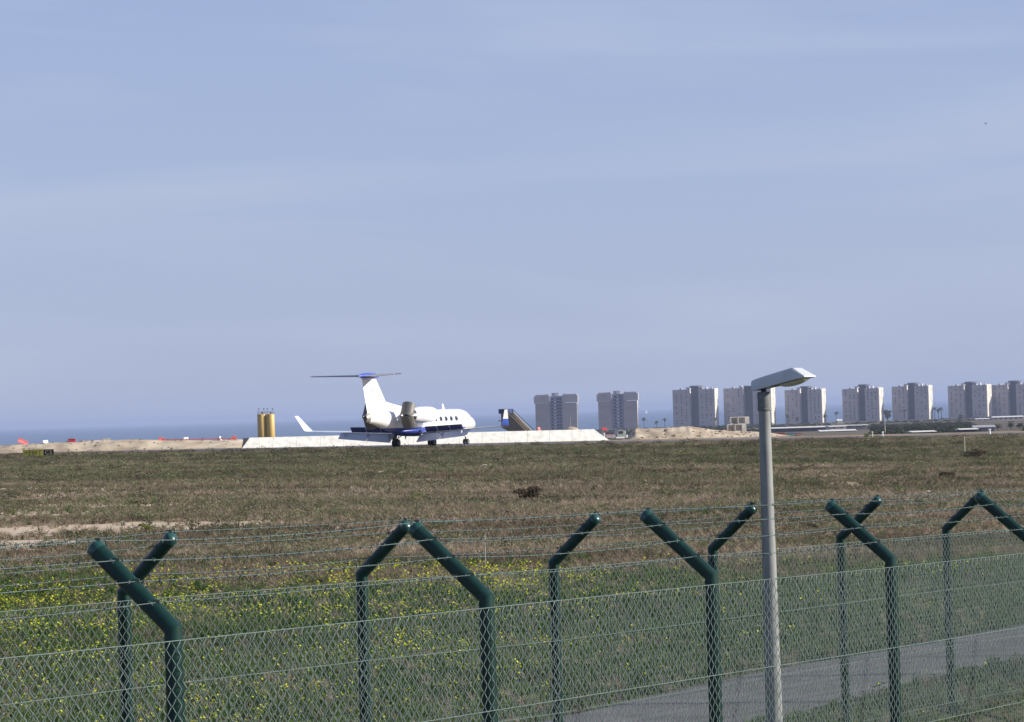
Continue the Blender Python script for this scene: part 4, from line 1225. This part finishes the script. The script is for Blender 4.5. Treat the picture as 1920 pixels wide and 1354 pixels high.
tree('bush', 1625, 811.5, 821, 17, 300, 'bright yellow green bush at the field edge', 73, 'leafbright', 1600, .05, cat='bush')
tree('bush', 1871, 793, 808, 18, 900, 'dark bush between the grey shed and the dark row of trees', 74, nleaf=800, trunk=.1, cat='bush')
for k, (px, yt, yb, wv, D, lab) in enumerate(((1895, 788, 806, 18, 1000, 'dark bushy tree of the row near the picture corner, closest to the shed'), (1912, 790, 806, 16, 1000, 'dark bushy tree in the middle of the row by the shed'), (1932, 786, 806, 20, 1000, 'dark bushy tree at the end of the row by the shed'))):
    tree('bushy_tree', px, yt, yb, wv, D, lab, 80 + k, nleaf=900, trunk=.12, group='dark trees beyond the shed')
for k, (px, yt, yb, wv, D, lm, lab) in enumerate((
        (995, 917, 945, 52, 108, 'leafbrown', 'brown scrubby bush in the open grass below the mast'), (1775, 889, 914, 34, 128, 'leafbrown', 'dark brown bush in the grass above the peaked fence posts'),
        (1832, 846, 862, 44, 175, 'leafbrown', 'wide rusty bush near the marker post'), (780, 931, 945, 24, 112, 'leafbright', 'small yellow green bush in the grass below the jet'),
        (1528, 985, 1000, 30, 80, 'leaf', 'low dark green bush seen over the wires beside the lamp pole'), (275, 986, 1003, 28, 84, 'leafbright', 'small yellow green bush at the tip of the bare sand patch'))):
    tree('shrub', px, yt - .35 * (yb - yt), yb, wv * 1.15, D, lab, 90 + k, lm, 1700, .04, cat='shrub', lsz=.055)

# ------------------------------------------------------------------ far land: low buildings, scrub, boats
BUILT = []
def low_building(px0, px1, yroof, ybase, D, wall, roof, label, rz=0, pitch=.8, dep=10, windows=3):
    BUILT.append((px0, px1, D))
    s_ = D / FPX; a = W((px0 + px1) / 2, ybase, D); b = W((px0 + px1) / 2, yroof, D)
    g = a.z; h = b.z - g; w_ = (px1 - px0) * s_
    root = empty('low_building', (a.x, D, g), rz); tag(root, label, 'building', 'low buildings beyond the field')
    mb = MB(); mb.box((0, 0, h * .35 - 1.0), (w_, dep, h * .7 + 2.0)); mb.build('wall', wall, root, 0)
    mb = MB(); e = .4
    mb.loft([[Vector((x, -dep / 2 - e, h * .7)), Vector((x, 0, h)), Vector((x, dep / 2 + e, h * .7)), Vector((x, 0, h * .7 - .05))] for x in (-w_ / 2 - e, w_ / 2 + e)]); mb.build('roof', roof, root, 0)
    for k in range(windows):
        mb = MB(); mb.box((-w_ / 2 + w_ * (k + .5) / windows, -dep / 2 - .03, h * .35), (min(1.6, w_ * .12), .12, h * .3)); mb.build('window', M['twin'], root, 0)
wallw = mat('farm_wall', (.55, .52, .46), .8); wallg = mat('farm_grey', (.28, .27, .26), .8); roofw = mat('roof_white', (.80, .78, .72), .7); roofg = mat('roof_grey', (.42, .42, .42), .7); dark_wall = mat('farm_dark', (.09, .09, .10), .8)
low_building(1446, 1552, 800, 807, 1500, dark_wall, roofw, 'long pale roofed shed just right of the lamp pole', .0, windows=5, dep=14)
low_building(1536, 1602, 805.5, 814, 1100, dark_wall, roofw, 'pale roofed shed with a dark wall, below the tent shaped roof', .0, windows=4)
low_building(1552, 1582, 798, 804, 1350, wallw, roofw, 'small bright white tent shaped roof among the sheds', .1, windows=2)
low_building(1585, 1625, 796.5, 800, 1500, wallg, roofw, 'thin white roofed shed before the tower with full sunlit flank', .0, windows=3)
low_building(1706, 1748, 807.5, 815, 800, dark_wall, roofw, 'long shed with weathered white roof in front of the dark hedge', .05, windows=3)
low_building(1797, 1828, 803, 810, 760, dark_wall, roofw, 'flat white roof strip joined to the grey shed', .0, windows=2)
low_building(1826, 1862, 797, 810, 780, wallg, roofg, 'grey shed with pale grey roof under the broad sunlit tower', -.1, windows=2)
low_building(1860, 1917, 780, 787, 2300, wallw, roofw, 'bright white long building below the last tower', .02, windows=6)
low_building(1828, 1872, 784, 788.5, 2300, wallw, roofw, 'low white building below the broad sunlit flank', .02, windows=4)
low_building(1569, 1578, 786, 796, 2800, wallw, roofw, 'little white house in the gap below the tall lone palm', .2, windows=1, dep=6)

def sailboat(px, ytop, ybase, D, label):
    b = W(px, ybase, D); p = Vector((b.x, D, SEA_Z)); s_ = D / FPX; h = (ybase - ytop) * s_
    # stand on the water where that line of sight meets it
    root = empty('sailboat', p, R(25)); tag(root, label, 'sailboat', 'sailing boats out at sea')
    mb = MB(); mb.loft([[Vector((x, y * wv, z)) for y, z in ((-1, 0.9), (-.7, -.3), (.7, -.3), (1, .9))] for x, wv in ((-h * .28, h * .07), (0, h * .09), (h * .22, h * .06), (h * .36, .05))]); mb.build('hull', M['wplastic'], root, 30)
    mb = MB(); mb.tube([(0, 0, .5), (0, 0, h)], h * .008 + .03, 6); mb.build('mast', M['collar'], root)
    mb = MB(); mb.loft([[Vector((-.2, -.05, 1.2)), Vector((-h * .3, h * .05, 1.3)), Vector((-.2, -.05, h * .98))], [Vector((-.2, .05, 1.2)), Vector((-h * .3, h * .05 + .1, 1.3)), Vector((-.2, .05, h * .98))]]); mb.build('mainsail', M['wplastic'], root, 0)
    mb = MB(); mb.loft([[Vector((.3, -.05, h * .9)), Vector((h * .33, h * .02, 1.1)), Vector((.6, -.05, 1.3))], [Vector((.3, .05, h * .9)), Vector((h * .33, h * .02 + .1, 1.1)), Vector((.6, .05, 1.3))]]); mb.build('jib', M['wplastic'], root, 0)
def boat_at(px, ywater, hpx, lab):
    # distance at which the sea plane shows at ywater
    u, v = (px - 960) / FPX, (677 - ywater) / FPX
    r = fw + u * camX + v * camY
    t = (SEA_Z - EYE) / r.z
    sailboat(px, ywater - hpx, ywater, r.y * t, lab)
boat_at(1212, 775, 9, 'white sailing boat on the sea right of the balconied blocks')
boat_at(328, 799, 4, 'far white sailing boat on the sea above the sandy bank')

# ------------------------------------------------------------------ bird, scraps of litter
def bird(px, py, D, sz):
    p = W(px, py, D); root = empty('bird', p, R(30)); tag(root, 'tiny dark bird flying high in the sky', 'bird')
    mt = mat('bird_dark', (.02, .02, .025), .8)
    mb = MB(); mb.lathe([(-.5 * sz, .01 * sz), (-.3 * sz, .07 * sz), (0, .11 * sz), (.25 * sz, .09 * sz), (.36 * sz, .07 * sz), (.42 * sz, .03 * sz), (.48 * sz, .005)], 8, 'x')
    mb.loft([[Vector((.15 * sz, y * .05 * sz, .03 * sz)), Vector((-.12 * sz, y * .05 * sz, .03 * sz)), Vector((-.12 * sz, y * .05 * sz, .05 * sz)), Vector((.15 * sz, y * .05 * sz, .05 * sz))] if q == 0 else [Vector((-.02 * sz, y * .5 * sz, .42 * sz)), Vector((-.16 * sz, y * .55 * sz, .44 * sz)), Vector((-.16 * sz, y * .55 * sz, .45 * sz)), Vector((-.02 * sz, y * .5 * sz, .43 * sz))] for y in (1,) for q in (0, 1)])
    mb.loft([[Vector((.15 * sz, -.05 * sz, .03 * sz)), Vector((-.12 * sz, -.05 * sz, .03 * sz)), Vector((-.12 * sz, -.05 * sz, .05 * sz)), Vector((.15 * sz, -.05 * sz, .05 * sz))], [Vector((-.02 * sz, -.5 * sz, .42 * sz)), Vector((-.16 * sz, -.55 * sz, .44 * sz)), Vector((-.16 * sz, -.55 * sz, .45 * sz)), Vector((-.02 * sz, -.5 * sz, .43 * sz))]])
    mb.build('body', mt, root, 50)
bird(1848, 232, 170, .16)
def scrap(px, py, sz, label, seed):
    # where the line of sight meets the ground
    D = 100.0
    for _ in range(30):
        p = W(px, py, D); D += ((p.z - float(bump_z(p.x, D)) - .12) / max(.004, (EYE - p.z) / D))
        D = min(max(D, 20), 285)
    p = W(px, py, D); r = random.Random(seed)
    mb = MB(); P = []; F = []
    for i in range(4):
        for j in range(4): P.append(((i - 1.5) * sz * .4 + r.uniform(-.1, .1) * sz, (j - 1.5) * sz * .3 + r.uniform(-.1, .1) * sz, r.uniform(0, .35) * sz))
    for i in range(3):
        for j in range(3):
            a = i * 4 + j; F.append((a, a + 1, a + 5, a + 4))
    mb.add(P, F)
    o = mb.build('plastic_scrap', M['wplastic'], None, 30, loc=p); tag(o, label, 'litter', 'scraps of litter in the grass')
scrap(908, 874, .32, 'white plastic scrap lying in the grass below the jet nose', 3)
scrap(57, 917, .22, 'white plastic scrap in the grass below the taxiway sign', 4)
scrap(1741, 922, .14, 'crumpled white scrap in the grass near the dark brown bush', 5)

# ------------------------------------------------------------------ grass, weeds, flowers (stuff, instanced on points)
def blade_tuft(seed, nb, h, spread, w_, droop, mt, name):
    r = np.random.default_rng(seed); V, F = [], []
    for _ in range(nb):
        az = r.uniform(0, 2 * math.pi); rad = spread * .35 * r.random()
        bx, by = rad * math.cos(az), rad * math.sin(az)
        hh = h * r.uniform(.45, 1.1); lean = spread * r.uniform(.2, 1.0)
        a2 = az + r.uniform(-.9, .9)
        sx_, sy_ = -math.sin(a2), math.cos(a2)
        i = len(V)
        for q, (t, wf) in enumerate(((0, 1), (.55, .8), (1, .12))):
            x = bx + math.cos(a2) * lean * t * t; y = by + math.sin(a2) * lean * t * t
            z = hh * (t - droop * t * t)
            ww = w_ * wf
            V += [(x - sx_ * ww, y - sy_ * ww, z), (x + sx_ * ww, y + sy_ * ww, z)]
        F += [(i, i + 1, i + 3, i + 2), (i + 2, i + 3, i + 5, i + 4)]
    m = bpy.data.meshes.new(name); m.from_pydata(V, [], F); m.materials.append(mt)
    return m
def leafy(seed, n_, h, rad, ls, mt, name):
    r = np.random.default_rng(seed); V, F = [], []
    for _ in range(n_):
        a = r.uniform(0, 2 * math.pi); q = rad * math.sqrt(r.random()); z = h * r.uniform(.25, 1) * (1 - .5 * (q / rad) ** 2)
        c = np.array([q * math.cos(a), q * math.sin(a), z])
        nrm = np.array([r.normal() * .5, r.normal() * .5, 1.0]); nrm /= np.linalg.norm(nrm)
        t = np.cross(nrm, [math.cos(a * 3), math.sin(a * 3), .1]); t /= np.linalg.norm(t); b = np.cross(nrm, t)
        s_ = ls * r.uniform(.6, 1.3); i = len(V)
        V += [tuple(c - t * s_), tuple(c - b * s_ * .6), tuple(c + t * s_), tuple(c + b * s_ * .6)]; F.append((i, i + 1, i + 2, i + 3))
    m = bpy.data.meshes.new(name); m.from_pydata(V, [], F); m.materials.append(mt)
    return m
def flower(seed, mt, stem_mt):
    r = np.random.default_rng(seed); V, F, mi = [], [], []
    for k in range(int(r.integers(1, 4))):
        cx, cy, h = r.uniform(-.08, .08), r.uniform(-.08, .08), r.uniform(.16, .26)
        tx, ty = r.uniform(-.6, .6), r.uniform(-.6, .6)
        i = len(V); V += [(cx - .002, cy, 0), (cx + .002, cy, 0), (cx + .002, cy, h), (cx - .002, cy, h)]; F.append((i, i + 1, i + 2, i + 3)); mi.append(1)
        for q in range(5):
            a = 2 * math.pi * q / 5; i = len(V)
            def P(rad, z, aa): 
                x, y = rad * math.cos(aa), rad * math.sin(aa)
                return (cx + x, cy + y, h + z + tx * x + ty * y)
            V += [(cx, cy, h), P(.016, .012, a - .55), P(.023, .020, a), P(.016, .012, a + .55)]; F.append((i, i + 1, i + 2, i + 3)); mi.append(0)
    m = bpy.data.meshes.new('flower_heads'); m.from_pydata(V, [], F); m.materials.append(mt); m.materials.append(stem_mt)
    m.polygons.foreach_set('material_index', mi)
    return m

def scatter(name, pts, scl, rotz, tint_, variant, meshes, label):
    me = bpy.data.meshes.new(name + '_points')
    me.from_pydata([tuple(p) for p in pts], [], [])
    for nm, ty, arr in (('scl', 'FLOAT', scl), ('rz', 'FLOAT', rotz), ('tint', 'FLOAT', tint_), ('pick', 'INT', variant)):
        a = me.attributes.new(nm, ty, 'POINT'); a.data.foreach_set('value', np.asarray(arr, dtype=(np.int32 if ty == 'INT' else np.float32)))
    o = put(name, me); tag(o, label, kind='stuff')
    col = bpy.data.collections.new(name + '_sources')
    for k, m in enumerate(meshes):
        so = bpy.data.objects.new('%s_source_%02d' % (name, k), m); col.objects.link(so)
    ng = bpy.data.node_groups.new(name + '_scatter', 'GeometryNodeTree')
    ng.interface.new_socket('Geometry', in_out='INPUT', socket_type='NodeSocketGeometry'); ng.interface.new_socket('Geometry', in_out='OUTPUT', socket_type='NodeSocketGeometry')
    n, l = ng.nodes, ng.links
    gi, go = n.new('NodeGroupInput'), n.new('NodeGroupOutput')
    ci = n.new('GeometryNodeCollectionInfo'); ci.inputs['Collection'].default_value = col; ci.inputs['Separate Children'].default_value = True; ci.inputs['Reset Children'].default_value = True
    ip = n.new('GeometryNodeInstanceOnPoints'); ip.inputs['Pick Instance'].default_value = True
    def na(nm, ty):
        q = n.new('GeometryNodeInputNamedAttribute'); q.data_type = ty; q.inputs['Name'].default_value = nm
        return q.outputs['Attribute']
    cx = n.new('ShaderNodeCombineXYZ'); l.new(na('rz', 'FLOAT'), cx.inputs['Z'])
    l.new(gi.outputs[0], ip.inputs['Points']); l.new(ci.outputs[0], ip.inputs['Instance']); l.new(na('pick', 'INT'), ip.inputs['Instance Index'])
    l.new(cx.outputs[0], ip.inputs['Rotation']); l.new(na('scl', 'FLOAT'), ip.inputs['Scale'])
    l.new(ip.outputs[0], go.inputs[0])
    md = o.modifiers.new('scatter', 'NODES'); md.node_group = ng
    return o

M['dry'] = leaf_mat('dry_grass', (.19, .147, .10), (.385, .315, .225), .85, True)
M['olive'] = leaf_mat('olive_grass', (.115, .12, .066), (.225, .22, .125), .85, True)
M['green'] = leaf_mat('green_weed', (.060, .115, .028), (.125, .185, .05), .7, True)
M['clump'] = leaf_mat('scrub_clump', (.06, .062, .034), (.125, .11, .065), .85, True)
M['clod'] = mat('clod', (.30, .24, .17), .95, scale=2, col2=(.18, .14, .10))
M['petal'] = leaf_mat('petal', (.74, .74, .03), (.84, .84, .07), .6)
M['stem'] = leaf_mat('stem', (.07, .12, .03), (.09, .14, .03), .7)

def sample(n_, d0, d1, mult=1.4):
    # uniform over a widened view wedge between two distances
    y = np.sqrt(RNG.random(n_) * (d1 * d1 - d0 * d0) + d0 * d0)
    x = (RNG.random(n_) * 2 - 1) * .1714 * mult * y + np.sign(RNG.random(n_) - .5) * 0
    return x, y

def is_road(x, y):
    s_ = x * NV.x + y * NV.y
    return (s_ > -16.5) & (s_ < -14.1)
def bare(x, y):
    # sand patches: shape of their own
    b = fbm(x / 7 + 3, y / 3.2, 55, 4)
    zone = smooth(58, 74, y) * (1 - smooth(150, 190, y)) * (smooth(4, -9, x) if False else np.clip((2 - x) / 11, 0, 1))
    lens = np.exp(-(((x + 14.5) / 6.5) ** 2 + ((y - 87 - (x + 14.5) * .5) / 4.2) ** 2))
    lens2 = np.exp(-(((x + 19) / 6) ** 2 + ((y - 103 - (x + 19) * .3) / 4.5) ** 2)) * .9
    st = smooth(.60, .70, fbm(x / 8 + 7, y / 2.6, 95, 4)) * smooth(60, 72, y) * (1 - smooth(190, 240, y)) * np.clip((-4 - x) / 14, .04, 1)
    return np.clip(zone * smooth(.54, .66, b) + lens * 1.6 + lens2 + st * .8 + smooth(.70, .78, fbm(x / 4, y / 3, 91, 3)) * .6, 0, 1)
def greenness(x, y):
    near_ = 1 - smooth(52, 64, y + (fbm(x / 5, y / 5, 61, 3) - .5) * 26)
    band = smooth(135, 185, y + (fbm(x / 12, y / 20, 62, 3) - .5) * 60) * (1 - smooth(255, 278, y))
    rnd = smooth(.48, .62, fbm(x / 12, y / 7, 63, 4))
    return np.clip(near_ * .95 + band * .55 + rnd * .42, 0, 1)

def thin(x, y, keep):
    k = RNG.random(len(x)) < keep
    return x[k], y[k]

ground_attrs()
dry_pts, ol_pts, gr_pts = [], [], []
for (d0, d1, dens, sc_) in ((21, 45, 85, .85), (45, 75, 42, .95), (75, 120, 16, 1.15), (120, 200, 9.5, 1.3), (200, 291, 7.0, 1.3)):
    area = .1714 * 1.4 * (d1 * d1 - d0 * d0)
    n_ = int(area * dens)
    x, y = sample(n_, d0, d1)
    ok = ~is_road(x, y) & (y < edge_y(x) - .4)
    x, y = x[ok], y[ok]
    b = bare(x, y); g_ = greenness(x, y)
    clump = .45 + .55 * smooth(.30, .58, fbm(x / 1.7, y / 1.7, 77, 3))
    keep = (1 - b * .93) * clump
    x, y = thin(x, y, keep); g_ = greenness(x, y)
    u_ = RNG.random(len(x))
    isg = u_ < g_ * .80
    iso = (~isg) & (RNG.random(len(x)) < .16 + .45 * smooth(.45, .65, fbm(x / 3, y / 4, 15, 3)))
    isd = ~isg & ~iso
    far_g = isg & (y > 68)
    iso = iso | (far_g & (RNG.random(len(x)) < .8)); isg = isg & ~iso
    for msk, lst in ((isd, dry_pts), (iso, ol_pts), (isg, gr_pts)):
        lst.append((x[msk], y[msk], sc_ * RNG.uniform(.65, 1.3, msk.sum()) * (.7 + .6 * fbm(x[msk] / 4, y[msk] / 4, 33, 2))))
# taller dry fringe along the edge of the field
xf = RNG.uniform(-75, 75, 5200); yf_ = edge_y(xf) - RNG.uniform(.3, 7, 5200)
kf = fbm(xf / 2.2, yf_ / 3, 700, 3) > .47
dry_pts.append((xf[kf], yf_[kf], RNG.uniform(.8, 1.7, kf.sum()) * np.where(np.abs(xf[kf] + 8) < 9, .55, 1.0) * (.5 + fbm(xf[kf] / 1.3, yf_[kf] / 2, 701, 3))))
def cat3(l_): return [np.concatenate([a[i] for a in l_]) for i in range(3)]
def run(name, l_, meshes, label, hs=1.0, zoff=-.02, tseed=5):
    x, y, s_ = cat3(l_)
    z = bump_z(x, y) + zoff
    tn = np.clip((fbm(x / 14, y / 6, tseed, 4) - .5) * 2.6 + (fbm(x / 3, y / 3, tseed + 3, 3) - .5) * 1.2 + .45 + RNG.normal(0, .08, len(x)), 0, 1)
    return scatter(name, np.stack([x, y, z], 1), s_ * hs, RNG.uniform(0, 6.28, len(x)), tn, RNG.integers(0, len(meshes), len(x)), meshes, label)
dry_m = [blade_tuft(100 + k, 26, .20, .17, .0055, .15, M['dry'], 'dry_tuft') for k in range(4)] + [leafy(120, 34, .14, .17, .026, M['dry'], 'dry_tuft')]
ol_m = [blade_tuft(130 + k, 28, .19, .16, .0065, .12, M['olive'], 'olive_tuft') for k in range(3)] + [leafy(140 + k, 44, .17, .18, .030, M['olive'], 'olive_tuft') for k in range(2)]
gr_m = [leafy(150 + k, 46, .15, .17, .024, M['green'], 'green_weed') for k in range(3)] + [blade_tuft(160 + k, 24, .22, .13, .006, .12, M['green'], 'green_weed') for k in range(2)]
run('dry_grass', dry_pts, dry_m, 'dry tan grass tufts all over the airfield', tseed=5)
run('olive_grass', ol_pts, ol_m, 'dull olive grass and herbs on the airfield', tseed=6)
run('green_weeds', gr_pts, gr_m, 'fresh green weeds beyond the fences', tseed=7)
# yellow flowers: clustered
x, y = sample(90000, 22, 66)
cl = .10 + .9 * smooth(.44, .72, fbm(x / 1.5, y / 2.0, 201, 5))
sel = cl * (1 - smooth(57, 66, y)) * (.10 + .9 * np.clip((3.5 - x) / 4, 0, 1)) * np.where(y > 46, 1.0, .8)
ok = ~is_road(x, y); x, y = x[ok], y[ok]; x, y = thin(x, y, (sel[ok]) * .21)
fl_m = [flower(300 + k, M['petal'], M['stem']) for k in range(5)]
s_ = RNG.uniform(.7, 1.1, len(x)) * np.interp(y, [30, 60], [.75, .95])
scatter('yellow_flowers', np.stack([x, y, bump_z(x, y)], 1), s_, RNG.uniform(0, 6.28, len(x)), RNG.random(len(x)), RNG.integers(0, 5, len(x)), fl_m, 'small yellow wild flowers among the green weeds')
# low dark scrub clumps dotted over the field
n_ = 3200
x, y = sample(n_, 52, 288); ok = y < edge_y(x) - 1; x, y = x[ok], y[ok]
x, y = thin(x, y, .25 + .75 * smooth(.45, .62, fbm(x / 10, y / 16, 501, 3)))
cl_m = [leafy(520 + k, 110, .26, .34, .035, M['clump'], 'scrub_clump') for k in range(4)]
scatter('low_scrub', np.stack([x, y, bump_z(x, y) - .03], 1), RNG.uniform(.5, 1.5, len(x)) * np.interp(y, [55, 280], [.75, 1.5]), RNG.uniform(0, 6.28, len(x)), RNG.random(len(x)), RNG.integers(0, 4, len(x)), cl_m, 'low dark scrub clumps dotted over the airfield')
# stones and clods on the earth banks
def rock(seed):
    r = np.random.default_rng(seed); mb = MB()
    prof = [(-.5, .12), (-.3, .42), (0, .52), (.28, .4), (.45, .1)]
    rings = []
    for t, q in prof:
        rings.append([Vector((q * math.cos(a) * r.uniform(.7, 1.25), q * math.sin(a) * r.uniform(.7, 1.25), t * .7)) for a in [2 * math.pi * i / 7 for i in range(7)]])
    mb.loft(rings); return mb.mesh('clod', M['clod'], 20)
pts = []
dg = bpy.context.evaluated_depsgraph_get()
for o in list(C.objects):
    if o.name.startswith('earth_bank'):
        vs_ = o.data.vertices
        for q in range(260 if o.name == 'earth_bank' else 200):
            f_ = o.data.polygons[int(RNG.integers(0, len(o.data.polygons)))]
            a = RNG.random(4); a /= a.sum(); c = sum((vs_[i].co * float(k_) for i, k_ in zip(f_.vertices, a)), Vector())
            pts.append(tuple(c))
scatter('rubble', np.array(pts), RNG.uniform(.08, .30, len(pts)) * (1 + (RNG.random(len(pts)) < .08) * 1.2), RNG.uniform(0, 6.28, len(pts)), RNG.random(len(pts)), RNG.integers(0, 4, len(pts)), [rock(600 + k) for k in range(4)], 'stones and clods strewn over the earth banks')
# far scrub belts
n_ = 12000
y = np.exp(RNG.uniform(math.log(620), math.log(3150), n_)); x = RNG.uniform(-.02, .24, n_) * y
x = np.where(RNG.random(n_) < .2, RNG.uniform(-.25, .25, n_) * y, x)
keep = .08 + .92 * smooth(.44, .56, fbm(x / 90, y / 170, 401, 4))
spx = 960 + x / y * FPX
for (b0, b1, bD) in BUILT:
    keep = np.where((spx > b0 - 5) & (spx < b1 + 5) & (y < bD + 12), 0, keep)
x, y = thin(x, y, keep)
scr = [leafy(410 + k, 120, 2.2, 2.2, .42, M['leaf'], 'scrub_bush') for k in range(4)]
zz = gz(x, y) + smooth(450, 900, y) * (1 - smooth(3200, 3400, y)) * (fbm(x / 160, y / 160, 5, 3) - .5) * 2.2
scatter('scrubland', np.stack([x, y, zz - .3], 1), RNG.uniform(.35, .95, len(x)), RNG.uniform(0, 6.28, len(x)), RNG.random(len(x)), RNG.integers(0, 4, len(x)), scr, 'dark scrub and hedges between the field and the coast')

# ------------------------------------------------------------------ haze
def make_haze():
    m = bpy.data.materials.new('haze_air'); m.use_nodes = True
    n, l = m.node_tree.nodes, m.node_tree.links
    for q in list(n):
        if q.type == 'BSDF_PRINCIPLED': n.remove(q)
    v = n.new('ShaderNodeVolumePrincipled')
    v.inputs['Color'].default_value = (.46, .535, .73, 1)
    v.inputs['Density'].default_value = 7.5e-5
    v.inputs['Anisotropy'].default_value = 0.0
    l.new(v.outputs[0], n['Material Output'].inputs['Volume'])
    mb = MB(); mb.box((0, 20000, 8), (84000, 42000, 68))
    o = mb.build('haze', m, None, 0); tag(o, 'thin pale haze over field and sea', kind='stuff')
    o.display_type = 'WIRE'
make_haze()
